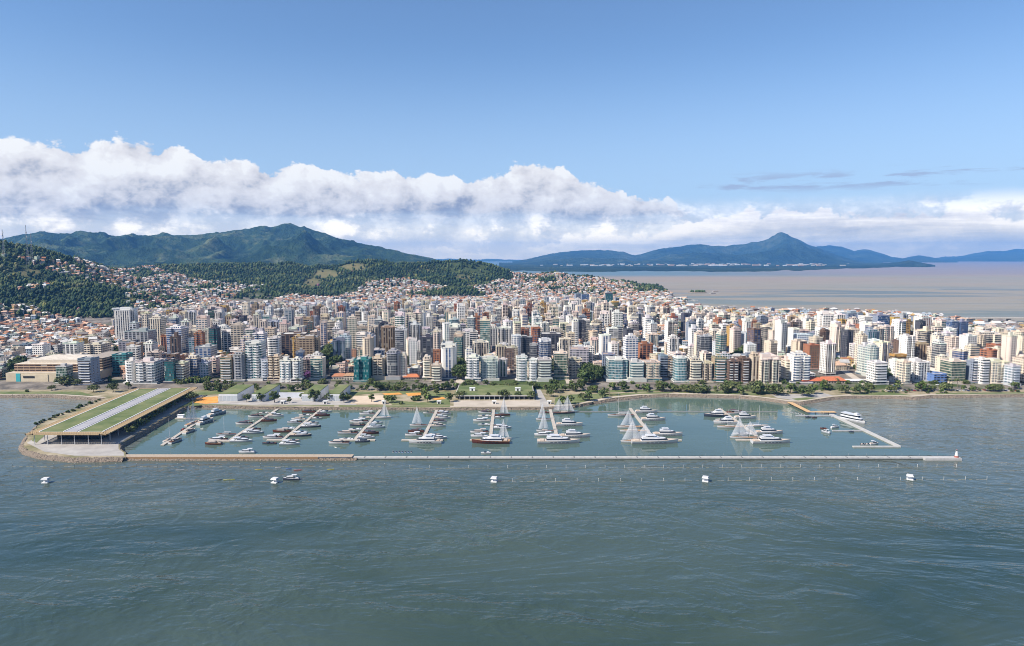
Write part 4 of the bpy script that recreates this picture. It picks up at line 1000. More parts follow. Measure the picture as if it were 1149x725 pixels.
for dk, lst in B_.items():
    dx = DOCKS[dk - 1][0]
    for fl in 'pb':
        row = [q for q in lst if q[0] == fl]; row.sort(key=lambda q: q[2])
        for i, q in enumerate(row):
            u, v, kind, L, hl, dkk, tp = q[1:8]; ex = dict(q[8]) if len(q) > 8 else {}
            p = at(u, v, 0.3)
            s = -1 if fl == 'p' else 1
            L *= 1.13; x = dx + s * (L / 2 + 1.9)
            sl = ('white sailed ' if ex.get('sails', True) and ex.get('masts', 1) == 1 else 'two masted ' if ex.get('masts', 1) == 2 else 'bare masted ') if kind == 'sail' else ''
            side = 'pavilion' if fl == 'p' else 'boardwalk'
            lab_ = f"{HULLW[hl]} hulled {sl}{KINDW[kind]} {ORD[i]} from shore on {side} flank of {ORD[dk]} dock"
            make_boat(kind, (x, p.y), (math.pi if fl == 'p' else 0) + rb_.uniform(-.03, .03), L, lab_, hl, dkk, tp, **ex)
for dk, L, hl, hd, lab_, u in ((4, 24, HW, math.pi, 'large white motor yacht lying across the head of the fourth dock', 475), (5, 27.5, HBR, math.pi, 'large dark brown motor yacht lying across the head of the fifth dock', 550), (6, 31, HW, 0, 'large white motor yacht with tall upper deck across the sixth dock head', 628),
                         (7, 34, HW, 0, 'largest low white motor yacht lying across the head of the seventh dock', 738), (8, 28, HW, 0, 'large white motor yacht lying across the head of the eighth dock', 871)):
    L *= 1.12; p = at(u, 501, 0.3); make_boat('yacht', (p.x, 540.4 - L * .02), hd, L, lab_, hl, CRM if hl == HW else TEAK, WHT)
A_ = math.radians
for (u, v, kind, L, hl, dkk, tp, hd, lab_, ex) in (
    (189.5, 494, 'sail', 12, HW, CRM, CRM, 75, 'small white sailing boat with bare mast at the pavilion dock outer end', dict(sails=False, mast=17)),
    (197.5, 495.5, 'cruiser', 14, HW, DKB, CRM, 75, 'white cabin cruiser with brown deck beside the pavilion dock outer end', {}),
    (213, 484.5, 'cruiser', 15, HW, CRM, CRM, 78, 'cream decked cabin cruiser midway along the short pavilion dock', {}),
    (206.5, 482, 'runabout', 7, HRED, DKB, HRED, 80, 'small red open motorboat midway along the short pavilion dock', {}),
    (215.5, 475.5, 'sail', 18, HW, TEAK, CRM, 80, 'tall two masted white sailing boat by the short pavilion dock', dict(mast=21, masts=2)),
    (231, 474, 'yacht', 21, HW, CRM, WHT, 75, 'white motor yacht moored at the inner end of the pavilion dock', {}),
    (244, 465, 'yacht', 21, HW, CRM, WHT, 65, 'white motor yacht lying close to the quay below the orange play area', {}),
    (277, 508, 'cruiser', 12.5, HW, WHT, WHT, 182, 'small white cabin cruiser passing the breakwater near the first dock', {}),
    (545, 508.4, 'runabout', 7.5, HW, WHT, WHT, 181, 'small white open motorboat between breakwater and dark brown yacht', {}),
    (926.5, 485.5, 'cruiser', 8, HG, WHT, WHT, 125, 'grey cabin cruiser at the tip of the ferry dock finger pontoon', {}),
    (937, 480, 'cruiser', 8, HW, WHT, WHT, 15, 'white cabin cruiser alongside the ferry dock finger pontoon', {}),
    (924, 481, 'runabout', 5.5, HBR, DKB, DKB, 160, 'small brown open motorboat off the ferry dock finger pontoon', {}),
    (955, 484.8, 'runabout', 4, HB, HB, HB, 170, 'tiny dark dinghy at the middle finger pontoon of the ferry dock', {}),
    (981, 498.6, 'cruiser', 7.5, HW, CRM, WHT, 10, 'small white cabin cruiser on the crosspiece of the ferry dock', {}),
    (974, 499, 'runabout', 4.5, HW, CRM, CRM, 10, 'small cream open motorboat beside the cruiser on the ferry dock crosspiece', {}),
    (968.5, 499, 'runabout', 4.5, HW, TEAK, CRM, 10, 'small teak decked open motorboat at the ferry dock crosspiece end', {}),
    (326.5, 538, 'cruiser', 11, HB, WHT, WHT, 184, 'dark hulled white topped motorboat beside a floating hut outside the breakwater', dict(name='motorboat', group='boats outside the breakwater')),
    (907, 468.3, 'runabout', 5, HB, HB, HB, 0, 'dark dinghy moored below the bend of the timber boardwalk', {}), (914, 469, 'runabout', 5, HB, DKB, DKB, 0, 'dark dinghy with brown seats below the bend of the timber boardwalk', {})):
    p = at(u, v, 0.3); make_boat(kind, (p.x, p.y), A_(hd), L, lab_, hl, dkk, tp, **ex)
# ferry: tall white double-deck boat by the grey dock
p = at(957, 472.5, 0.3)
r = tag(empty('ferry', (p.x, p.y, 0), A_(-62)), 'tall white double deck ferry moored beside the grey ferry dock', 'ferry')
hull_mesh(24, 7.5, 2.0, HW, CRM, r)
c_ = loft(r, 'lower_cabin', -11, 9.5, 6.9, 5.0, 1.95, 2.5, 'gloss', WHT, rake=.2, back=.0, shrink=.98, band=(.32, .75))
c_ = loft(r, 'upper_cabin', -10, 7.0, 6.6, 5.0, 4.45, 2.3, 'gloss', WHT, rake=.35, back=.0, shrink=.96, band=(.35, .75))
m_ = MB(); m_.box(-1.8, 0, 6.75, 17.5, 7.0, .2, 'gloss', WHT, bottom=True); m_.build('roof', r)
m_ = MB(); m_.box(3.6, 0, 6.95, 3.2, 3.6, 1.5, 'gloss', WHT); m_.build('wheelhouse', r)
# jet skis
def jet_ski(u, v, col, lab_, grp):
    p = at(u, v, .2); r = tag(empty('jet_ski', (p.x, p.y, 0), A_(100)), lab_, 'jet ski', grp)
    hull_mesh(3.0, 1.15, .55, col, (.1, .1, .12), r)
    m_ = MB(); m_.box(-.4, 0, .5, 1.3, .42, .4, 'plaster', (.06, .06, .07)); m_.build('seat', r)
    m_ = MB(); m_.box(.45, 0, .5, .7, .6, .55, 'gloss', col, taper=.6); m_.tube((.35, -.4, 1.1), (.35, .4, 1.1), .05, .05, 'metalpaint', (.1, .1, .1), 4); m_.build('handlebar', r)
for i in range(7): jet_ski(441 + i * 3.4, 507 + i * .05, (.35, .45, .7) if i % 2 else HW, ('pale blue' if i % 2 else 'white') + ' jet ski in the row floating at the breakwater', 'jet skis at the breakwater')
for i in range(6): jet_ski(887 + i * 3.2, 462.6 + i * .7, HW, 'white jet ski in the row beside the timber boardwalk', 'jet skis beside the boardwalk')
# kayaks outside the breakwater
def kayak(u, v, L, col, lab_, man=True):
    p = at(u, v, .1); r = tag(empty('kayak', (p.x, p.y, 0), A_(5)), lab_, 'kayak', 'kayaks outside the breakwater')
    hull_mesh(L, L * .14, .4, col, (.2, .2, .2), r, sail=True)
    m_ = MB(); m_.box(0, 0, .3, L * .3, L * .07, .15, 'plaster', (.1, .1, .1)); m_.build('cockpit', r)
for u, v, L, col, lab_ in ((257, 538.3, 7.5, (.55, .55, .12), 'yellow green double kayak near the second floating hut'), (246, 538.5, 3.2, HB, 'small dark kayak beside the yellow green one'), (290, 527, 5, (.6, .5, .1), 'yellow kayak between the two post lines'), (334, 527.5, 5.5, (.5, .1, .1), 'red kayak just behind the dark hulled motorboat'),
                        (324, 526, 4, (.1, .2, .5), 'blue kayak off the breakwater behind the dark hulled motorboat'), (371, 526.8, 5, (.55, .5, .1), 'yellow kayak off the rocky end of the timber faced breakwater'), (202, 527.5, 6, WHT, 'long white kayak off the timber faced breakwater'), (312, 524.8, 4, WHT, 'short white kayak close to the timber faced breakwater')):
    kayak(u, v, L, col, lab_)
# floating huts: white canopies on rafts
for u, v, lab_ in ((51.5, 541, 'white canopied raft off the tip of the grass roofed pavilion'), (308.5, 541, 'white canopied raft next to the dark hulled motorboat'), (554.5, 540, 'white canopied raft seaward of the dark brown yacht'), (791.5, 539.5, 'white canopied raft seaward of the seventh and eighth docks'), (1021, 537.5, 'white canopied raft near the harbour beacon')):
    p = at(u, v, .3); r = tag(empty('floating_hut', (p.x, p.y, 0), A_(rb_.uniform(-35, 35))), lab_, 'floating hut', 'white canopied rafts along the outer post line')
    m_ = MB(); m_.box(0, 0, -.3, 5.0, 4.6, .9, 'plaster', (.62, .62, .62)); m_.build('raft', r)
    for sx in (-1, 1):
        for sy in (-1, 1):
            m_ = MB(); m_.tube((sx * 2.1, sy * 1.9, .6), (sx * 2.1, sy * 1.9, 3.0), .08, .08, 'metalpaint', (.6, .6, .6), 5); m_.build('post', r)
    m_ = MB(); m_.box(0, 0, 3.0, 5.6, 5.2, 1.1, 'plaster', (.5, .5, .5), bottom=True, taper=.8); m_.build('canopy', r)
    m_ = MB(); m_.box(0, .9, .6, 3.4, 2.0, 2.3, 'plaster', (.66, .66, .67)); m_.build('cabin', r); r.scale = (.8, .8, .8)
# lines of mooring posts and their ropes
def post_line(pts, white, lab_, rope_lab, grp):
    proto = None
    for (u, v) in pts:
        p = at(u, v, 0)
        if proto is None:
            r = tag(empty('mooring_post', (p.x, p.y, 0)), lab_, 'post', grp)
            m_ = MB(); m_.tube((0, 0, -1), (0, 0, 1.8), .13, .1, 'plaster', white, 6); m_.build('shaft', r)
            m_ = MB(); m_.tube((0, 0, 1.8), (0, 0, 2.05), .18, .15, 'plaster', (.6, .6, .55), 6); m_.build('cap', r); proto = r
        else:
            r = copy_tree(proto); r.location = (p.x, p.y, 0)
    m_ = MB()
    q = [at(u, v, .12) for u, v in pts]; o = q[0].copy()
    for a, b_ in zip(q[:-1], q[1:]):
        for i in range(6):
            if rb_.random() < .62:
                s0, s1 = a.lerp(b_, i / 6), a.lerp(b_, (i + .9) / 6); m_.tube(s0 - o, s1 - o, .09, .09, 'plaster', (.36, .34, .24) if rb_.random() < .6 else (.4, .4, .38), 4)
    r = m_.build('float_line'); r.location = o; tag(r, rope_lab, 'float line')
post_line([(14 + i * 23.2, 523.5 - i * .02) for i in range(19)], (.12, .12, .11), 'thin dark mooring post in the inner line off the timber breakwater', 'string of small floats along the dark inner posts', 'dark inner mooring posts')
post_line([(460 + i * 21.9, 525.5 - i * .05) for i in range(29)], (.5, .5, .49), 'thin white mooring post in the inner line off the concrete breakwater', 'string of small floats along the white inner posts', 'white inner mooring posts')
post_line([(25 + i * 25.8, 541 - i * .02) for i in range(20)], (.12, .12, .11), 'thin dark mooring post in the outer line of floats', 'string of small floats along the dark outer posts', 'dark outer mooring posts')
post_line([(575 + i * 24.2, 540.5 - i * .11) for i in range(23)], (.5, .5, .49), 'thin white mooring post in the outer line of floats', 'string of small floats along the white outer posts', 'white outer mooring posts')
# ------------------------------------------------------------------ the city
WALL = dict(white=(.74, .71, .66), cream=(.68, .59, .47), beige=(.56, .47, .36), pink=(.66, .55, .47), tan=(.36, .27, .18), ochre=(.42, .26, .085), brick=(.33, .14, .075), brown=(.16, .105, .08), grey=(.36, .36, .37),
            lavender=(.39, .36, .39), charcoal=(.075, .075, .09), slate=(.22, .25, .31), palegreen=(.53, .545, .49), paleblue=(.50, .52, .55), blue=(.12, .20, .42))
WWORD = dict(pink='pinkish', palegreen='pale green', paleblue='pale blue', charcoal='dark charcoal', slate='slate grey')
GLS = dict(dark=(.025, .03, .04), teal=(.015, .10, .11), green=(.03, .075, .055), blue=(.03, .07, .17), pale=(.08, .12, .15), brown=(.05, .032, .025), aqua=(.05, .15, .18), grey=(.05, .055, .065))
ROOFC = [(.34, .32, .30), (.44, .42, .39), (.27, .25, .24), (.36, .27, .22), (.50, .48, .45)]
STY = dict(windows='facade_windows', pairs='facade_pairs', ribbon='facade_ribbon', vertical='facade_vertical', glass='facade_curtain', loggia='facade_loggia')
def footprint(shape, w_, d):
    if shape == 'box': return rect(0, 0, w_, d)
    if shape == 'notch':
        a = w_ * .16; k = d * .12
        return [(-w_ / 2, -d / 2), (-a, -d / 2), (-a, -d / 2 + k), (a, -d / 2 + k), (a, -d / 2), (w_ / 2, -d / 2), (w_ / 2, d / 2), (-w_ / 2, d / 2)]
    if shape == 'bay':
        a = w_ * .22; k = d * .1
        return [(-w_ / 2, -d / 2 + k), (-a, -d / 2 + k), (-a, -d / 2), (a, -d / 2), (a, -d / 2 + k), (w_ / 2, -d / 2 + k), (w_ / 2, d / 2), (-w_ / 2, d / 2)]
    if shape == 'cross':
        a, k = w_ * .14, d * .2
        return [(-w_ / 2 + a, -d / 2), (w_ / 2 - a, -d / 2), (w_ / 2 - a, -d / 2 + k), (w_ / 2, -d / 2 + k), (w_ / 2, d / 2 - k), (w_ / 2 - a, d / 2 - k), (w_ / 2 - a, d / 2), (-w_ / 2 + a, d / 2), (-w_ / 2 + a, d / 2 - k), (-w_ / 2, d / 2 - k), (-w_ / 2, -d / 2 + k), (-w_ / 2 + a, -d / 2 + k)]
    # round front corners
    r = min(w_, d) * .3; p = []
    for cx, a0 in ((-w_ / 2 + r, 180), (w_ / 2 - r, 270)):
        for k in range(5):
            t = math.radians(a0 + k * 22.5); p.append((cx + r * math.cos(t), -d / 2 + r + r * math.sin(t)))
    return p + [(w_ / 2, d / 2), (-w_ / 2, d / 2)]
def tower_parts(R_, w_, d, h, style, wc, gc, shape, crown, get, podium=True):
    """adds one tower to the builders that get(part) returns; R_ is a random.Random"""
    fl = 3.0; hm = h * .90 if h > 16 else h - 3.0
    hm = max(6, round(hm / fl) * fl)
    fp = footprint(shape, w_, d); rnd = R_.random()
    front = STY[style]; side_blank = R_.random() < (.55 if style != 'glass' else .25)
    def side(i, a, b_):
        nx, ny = b_[1] - a[1], -(b_[0] - a[0])
        if abs(ny) >= abs(nx) or style == 'glass' and not side_blank: return front
        return 'facade_side' if side_blank else ('facade_windows' if style in ('ribbon', 'loggia', 'vertical', 'glass') else front)
    zb = 0
    if podium and h > 22:
        pw, pd = w_ * R_.uniform(1.05, 1.35), d * R_.uniform(1.05, 1.4); ph = R_.choice([3.6, 4.5, 6.5])
        get('podium').box(0, 0, -3, pw, pd, ph + 3, 'facade_ribbon' if R_.random() < .5 else 'plaster', tuple(c_ * .8 for c_ in wc), gc, rnd, topcol=R_.choice(ROOFC), topmat='roofing')
    get('wall').prism(fp, -2, hm, front, wc, 'roofing', R_.choice(ROOFC), gc, rnd, side=side)
    rm = get('roof'); rc = tuple(c_ * R_.uniform(.85, 1.0) for c_ in wc)
    # parapet ring and set-back storey
    for i in range(len(fp)):
        a, b_ = Vector(fp[i]), Vector(fp[(i + 1) % len(fp)]); L = (b_ - a).length
        if L < .8: continue
        dd = (b_ - a) / L; nn_ = Vector((dd.y, -dd.x)); q = [a - nn_ * .3 - dd * .0, b_ - nn_ * .3, b_ + nn_ * .25, a + nn_ * .25]
        rm.prism(ccw([(p.x, p.y) for p in q]), hm - .25, hm + 1.0, 'plaster', rc, 'plaster', rc)
    hr = max(2.6, h - hm)
    if crown == 'setback':
        rm.box(0, d * .06, hm, w_ * .72, d * .66, min(hr, 3.4), 'facade_windows', wc, gc, rnd, topcol=R_.choice(ROOFC), topmat='roofing')
        get('lift_tower').box(w_ * R_.uniform(-.12, .12), d * .1, hm + min(hr, 3.4), w_ * .3, d * .34, max(1.8, hr - 3.2), 'plaster', rc, topcol=(.42, .4, .38), topmat='roofing')
    elif crown == 'lift':
        get('lift_tower').box(w_ * R_.uniform(-.15, .15), d * R_.uniform(-.05, .2), hm, w_ * .38, d * .4, hr, 'plaster', rc, topcol=(.42, .4, .38), topmat='roofing')
        get('water_tank').box(w_ * R_.choice([-.3, .3]), d * .2, hm, w_ * .2, d * .22, hr * .5, 'plaster', (.45, .44, .42))
    elif crown == 'frame':
        get('lift_tower').box(0, d * .12, hm, w_ * .5, d * .36, hr, 'plaster', rc, topcol=(.42, .4, .38), topmat='roofing')
        for s in (-1, 1): rm.box(s * (w_ / 2 - .35), 0, hm + 1.0, .6, d, hr * .6, 'plaster', rc)
        rm.box(0, -d / 2 + .3, hm + 1.0 + hr * .45, w_ - 1.4, .5, hr * .3, 'plaster', rc)
    else:
        get('lift_tower').box(w_ * .1, d * .1, hm, w_ * .3, d * .3, hr * .8, 'plaster', rc, topcol=(.42, .4, .38), topmat='roofing')
    return hm
class Get:
    def __init__(s): s.d = {}
    def __call__(s, k): return s.d.setdefault(k, MB())
TOWN = 'towers and apartment blocks of the city'
def tower(loc, rz, w_, d, h, style, wc, gc, shape, crown, label, balc=None, seed=0, name='apartment_tower', cat='tower', podium=True):
    R_ = random.Random(seed); r = tag(empty(name, loc, rz), label, cat, TOWN); G = Get()
    hm = tower_parts(R_, w_, d, h, style, wc, gc, shape, crown, G, podium)
    for k, m_ in G.d.items():
        if k in ('podium', 'wall', 'roof'): m_.build(k, r)
    ro = [c_ for c_ in r.children if c_.name.startswith('roof')][0]
    for k in ('lift_tower', 'water_tank'):
        if k in G.d: G.d[k].build(k, ro)
    if balc:
        nb, frac, col = balc; me = None
        for i in range(nb):
            x = (-.5 + (i + .5) / nb) * w_ * (.94 if nb > 1 else 0) if nb > 1 else 0
            bw = w_ * frac / nb
            m_ = MB(); m_.box(0, -.65, -.15, bw, 1.5, .28, 'plaster', col, bottom=True); m_.box(0, -1.35, .13, bw, .12, .5, 'plaster', col)
            for s in (-1, 1): m_.box(s * (bw / 2 - .06), -.7, .13, .12, 1.2, .5, 'plaster', col)
            me = m_.mesh('balcony')
            for f in range(1, int(hm / 3.0)):
                o = bpy.data.objects.new('balcony', me); COL.objects.link(o); o.parent = r; o.location = (x, -d / 2 + (.0 if shape == 'box' else .3), f * 3.0 + .1)
    return r
# front row along the avenue: photo edges, top and foot, style, wall, glass, footprint, crown, balconies (columns, share), label, short reference
FR_ = [
 (63, 76, 409, 432, 'glass', 'palegreen', 'green', 'box', 'lift', None, 'slim pale green glass tower in front of the cream shopping mall', 'the slim green mall tower'),
 (88, 104, 403, 434, 'ribbon', 'slate', 'brown', 'box', 'frame', (1, .8), 'grey framed tower with wine dark glass at the mall corner', 'the wine dark mall tower'),
 (126, 143, 397, 423, 'pairs', 'teal', 'dark', 'box', 'flat', None, 'dark teal office block with regular white window grid beside the wide street', 'the teal office block'),
 (140, 151, 402, 432, 'windows', 'white', 'green', 'round', 'lift', (1, .7), 'slim white tower with greenish curved balconies beside the teal office block', 'the slim curved white tower'),
 (152, 174, 403, 433, 'pairs', 'white', 'pale', 'notch', 'lift', (2, .6), 'broad white tower of two wings with pale blue glazing behind the pavilion end', 'the white two wing tower'),
 (185, 196, 403, 432, 'glass', 'charcoal', 'teal', 'box', 'flat', None, 'narrow black green glass tower joined to a cream striped one', 'the black green tower'),
 (197, 208, 407, 431, 'ribbon', 'cream', 'brown', 'box', 'lift', (1, .8), 'cream tower striped by balconies beside the narrow black green tower', 'the cream striped tower'),
 (209, 222, 399, 428, 'glass', 'cream', 'blue', 'notch', 'setback', None, 'cream sided tower with dark blue glass front above a tree row', 'the dark blue fronted tower'),
 (222, 234, 404, 427, 'windows', 'paleblue', 'aqua', 'box', 'lift', None, 'pale sky blue tower beside the dark blue fronted tower', 'the sky blue tower'),
 (234, 243, 402, 424, 'loggia', 'pink', 'dark', 'box', 'setback', None, 'short pinkish tower set back behind trees near the sky blue tower', 'the short pinkish tower'),
 (247, 261, 399, 430, 'ribbon', 'tan', 'green', 'box', 'flat', (1, .82), 'olive tan tower banded with green glass facing the first wedge hall', 'the olive banded tower'),
 (261, 274, 394, 430, 'vertical', 'grey', 'grey', 'cross', 'setback', (1, .4), 'grey tower with stepped crown between olive banded and tall white topped towers', 'the grey stepped tower'),
 (275, 294, 383, 429, 'ribbon', 'white', 'teal', 'bay', 'frame', (2, .5), 'tall tower with white framed crown and teal glass middle', 'the white crowned tower'),
 (293, 301, 401, 429, 'windows', 'paleblue', 'pale', 'box', 'lift', (1, .6), 'slim pale bluish tower leaning close to the tall white crowned one', 'the slim bluish tower'),
 (301, 314, 399, 429, 'ribbon', 'beige', 'brown', 'notch', 'lift', (2, .62), 'beige tower striped dark brown with a central recess', 'the brown striped tower'),
 (314, 327, 402, 431, 'pairs', 'white', 'aqua', 'box', 'lift', (2, .5), 'white tower with light blue windows next to the brown striped tower', 'the light blue windowed tower'),
 (327, 338, 403, 431, 'windows', 'white', 'dark', 'bay', 'setback', (1, .5), 'plain white tower with a bay beside the purple flowering tree', 'the plain white tower'),
 (348, 363, 400, 428, 'glass', 'cream', 'teal', 'box', 'flat', (1, .45), 'cream framed teal glass tower standing alone by the wooded lot', 'the lone teal tower'),
 (396.5, 415, 401, 430, 'glass', 'teal', 'teal', 'notch', 'lift', None, 'vivid teal glass tower split by a dark centre line', 'the vivid teal tower'),
 (416, 432, 399, 428, 'loggia', 'beige', 'brown', 'cross', 'lift', (2, .5), 'beige and brown tower of stacked balconies beside the vivid teal tower', 'the beige stacked tower'),
 (433, 448, 392, 428, 'glass', 'grey', 'grey', 'round', 'setback', None, 'smoky glass tower under a dark grey stepped cap', 'the smoky glass tower'),
 (448, 456, 397, 427, 'windows', 'pink', 'dark', 'box', 'lift', (1, .5), 'slim pinkish cream tower beside the smoky glass tower', 'the slim pinkish tower'),
 (474, 484, 400, 429, 'ribbon', 'cream', 'dark', 'round', 'setback', (1, .8), 'narrow cream tower with dark bands before the charcoal tower', 'the dark banded tower'),
 (484, 495, 407, 430, 'ribbon', 'cream', 'grey', 'box', 'lift', (1, .85), 'lower cream tower with bright slab edges beside the narrow dark banded tower', 'the bright edged tower'),
 (494, 512, 385, 427, 'vertical', 'white', 'blue', 'round', 'frame', None, 'tall white tower with a rounded blue glass corner', 'the white and blue corner tower'),
 (523, 538, 398, 430, 'pairs', 'white', 'pale', 'box', 'lift', (2, .55), 'white tower with pale glass balconies at the side street mouth', 'the pale balcony tower'),
 (538, 559, 402, 429, 'windows', 'palegreen', 'aqua', 'bay', 'lift', (3, .55), 'broad pale green white tower facing the raised lawn', 'the broad pale tower'),
 (579, 592, 398, 430, 'pairs', 'white', 'teal', 'box', 'lift', (1, .5), 'white tower with teal windows facing the raised lawn end', 'the white teal tower'),
 (593, 603, 403, 430, 'windows', 'white', 'pale', 'box', 'lift', (1, .6), 'narrow pale tower between white teal and grey green towers', 'the narrow pale tower'),
 (603, 619, 401, 430, 'ribbon', 'palegreen', 'grey', 'box', 'flat', (1, .82), 'grey green banded tower beside the diagonal walk', 'the grey green tower'),
 (621, 637, 392, 428, 'glass', 'cream', 'green', 'box', 'flat', None, 'cream edged tower with a bottle green glass front', 'the bottle green tower'),
 (638, 653, 401, 426, 'pairs', 'beige', 'grey', 'box', 'lift', (2, .4), 'grey beige tower beside the dense dark trees', 'the grey beige tower'),
 (666, 675, 407, 424, 'windows', 'beige', 'dark', 'box', 'flat', None, 'short beige block standing behind the dense dark trees', 'the short beige block'),
 (682, 705, 401, 430, 'glass', 'white', 'aqua', 'bay', 'flat', None, 'broad aqua glass tower in a white frame east of the trees', 'the broad aqua tower'),
 (706, 723, 404, 430, 'ribbon', 'palegreen', 'aqua', 'box', 'lift', (1, .82), 'pale green banded tower beside the broad aqua tower', 'the pale green banded tower'),
 (724, 741, 406, 430, 'windows', 'beige', 'aqua', 'box', 'flat', (2, .5), 'flat topped beige tower with aqua window rows', 'the flat beige tower'),
 (740, 749, 397, 428, 'ribbon', 'slate', 'dark', 'box', 'lift', None, 'slim slate tower with dark bands behind the flat beige tower', 'the slim slate tower'),
 (749, 757, 400, 428, 'loggia', 'tan', 'dark', 'box', 'lift', (1, .5), 'slim tan tower in the gap before the white and blue glass tower', 'the slim tan tower'),
 (757, 772, 400, 431, 'glass', 'white', 'aqua', 'round', 'lift', None, 'white tower with a curved sky blue glass corner near the shore bend', 'the curved sky blue tower'),
 (774, 787, 402, 431, 'ribbon', 'cream', 'grey', 'box', 'setback', (1, .8), 'cream tower of even horizontal bands near the shore bend', 'the even banded tower'),
 (788, 800, 405, 431, 'vertical', 'beige', 'dark', 'notch', 'lift', (2, .4), 'beige tower with dark vertical strips beside the even banded one', 'the dark strip tower'),
 (801, 815, 400, 431, 'ribbon', 'tan', 'teal', 'box', 'setback', (1, .7), 'tan sided tower banded with blue green glass', 'the blue green banded tower'),
 (816, 829, 402, 432, 'loggia', 'brown', 'dark', 'box', 'flat', (2, .55), 'dark brown tower edged by white fins', 'the dark brown tower'),
 (830, 842, 400, 432, 'pairs', 'brown', 'brown', 'cross', 'lift', (1, .5), 'second dark brown tower with a pointed grey roof house', 'the second brown tower'),
 (843, 852, 396, 432, 'vertical', 'beige', 'brown', 'box', 'setback', None, 'slim beige tower pressed against the wide dark striped one', 'the slim beige tower'),
 (852, 874, 399, 433, 'vertical', 'cream', 'dark', 'notch', 'frame', (2, .5), 'wide cream tower with black window strips at the tree lined bend', 'the wide dark striped tower'),
 (880, 889, 400, 430, 'ribbon', 'cream', 'brown', 'round', 'lift', (1, .85), 'slim cream tower of rounded balconies beside the red roofed halls', 'the rounded cream tower'),
 (889, 909, 397, 432, 'ribbon', 'white', 'blue', 'notch', 'setback', (2, .7), 'white tower stacked with deep balconies beside the red roofed halls', 'the deep balcony tower'),
 (979, 995, 405, 434, 'ribbon', 'white', 'dark', 'box', 'flat', (1, .82), 'white corner tower of strong horizontal bands at the diagonal street', 'the banded corner tower'),
 (1002, 1012, 403, 431, 'windows', 'white', 'dark', 'box', 'lift', (1, .45), 'white tower beside the banded corner tower across a dark gap', 'the white gap tower'),
 (1011, 1022, 404, 433, 'pairs', 'cream', 'pale', 'bay', 'lift', (1, .5), 'cream tower with a bay next to the white gap tower', 'the cream bay tower'),
 (1024, 1045, 404, 430, 'vertical', 'white', 'grey', 'cross', 'lift', (2, .4), 'white cross shaped tower with pale vertical strips near the low blue block', 'the white cross tower'),
 (1046, 1062, 418, 432, 'pairs', 'blue', 'dark', 'box', 'flat', None, 'low blue office block on the avenue', 'the low blue block'),
 (1055, 1065, 401, 424, 'windows', 'cream', 'dark', 'box', 'setback', None, 'cream tower rising straight behind the low blue block', 'the straight cream tower'),
 (1064, 1083, 403, 432, 'glass', 'cream', 'green', 'box', 'lift', None, 'cream tower with an emerald glass face beside the low blue block', 'the emerald tower'),
 (1089, 1099, 404, 432, 'ribbon', 'slate', 'dark', 'box', 'lift', (1, .7), 'dark slate tower with white balconies, first of a close pair', 'the slate balcony tower'),
 (1099, 1109, 401, 433, 'ribbon', 'white', 'dark', 'box', 'lift', (1, .85), 'white balcony tower, second of a close pair beside the dark slate one', 'the second pair tower'),
 (1110, 1132, 404, 433, 'windows', 'cream', 'pale', 'notch', 'lift', (1, .3), 'broad cream tower with a tall blank wall near the avenue end', 'the broad blank wall tower'),
 (1133, 1144, 410, 435, 'pairs', 'paleblue', 'pale', 'box', 'lift', (1, .6), 'pale blue grey tower beside the broad blank wall tower', 'the pale blue grey tower'),
 (1145, 1162, 401, 433, 'windows', 'cream', 'brown', 'box', 'setback', (1, .5), 'warm cream tower cut by the picture edge on the avenue', 'the warm cream edge tower'),
]
WALL['teal'] = (.05, .19, .20); WWORD['teal'] = 'teal'
occ = []           # (x, y, radius) of what already stands
front_ref = []
def size_from(u0, u1, vt, vb, zg):
    b_ = at((u0 + u1) / 2, vb, zg); k = b_.y * CP - (zg - HC) * SP
    w_ = (u1 - u0) / FPX * k
    top = at_y((u0 + u1) / 2, vt, b_.y).z
    return b_, w_, top - zg
for i, (u0, u1, vt, vb, sty, wc, gc, sh, cr, bl, lab_, ref) in enumerate(FR_):
    p, w_, h = size_from(u0, u1, vt, vb, 3.0)
    R_ = random.Random(100 + i); d = min(max(w_ * R_.uniform(.85, 1.15), 12), 24)
    ww = max(8, w_ * .92)
    col = WALL[wc]; bc = tuple(min(.66, c_ * 1.12 + .04) for c_ in (WALL['white'] if wc in ('slate', 'brown', 'tan', 'teal', 'charcoal') else col))
    rz = math.radians(R_.uniform(-1, 4) if u0 < 900 else R_.uniform(2, 9))
    tower((p.x, p.y + d / 2, 3.0), rz, ww, d, h, sty, col, GLS[gc], sh, cr, lab_, (bl[0], bl[1], bc) if bl else None, 100 + i)
    occ.append((p.x, p.y + d / 2, max(ww, d) * .62)); front_ref.append(((u0 + u1) / 2, ref))
def near_ref(u): return min(front_ref, key=lambda q: abs(q[0] - u))[1]
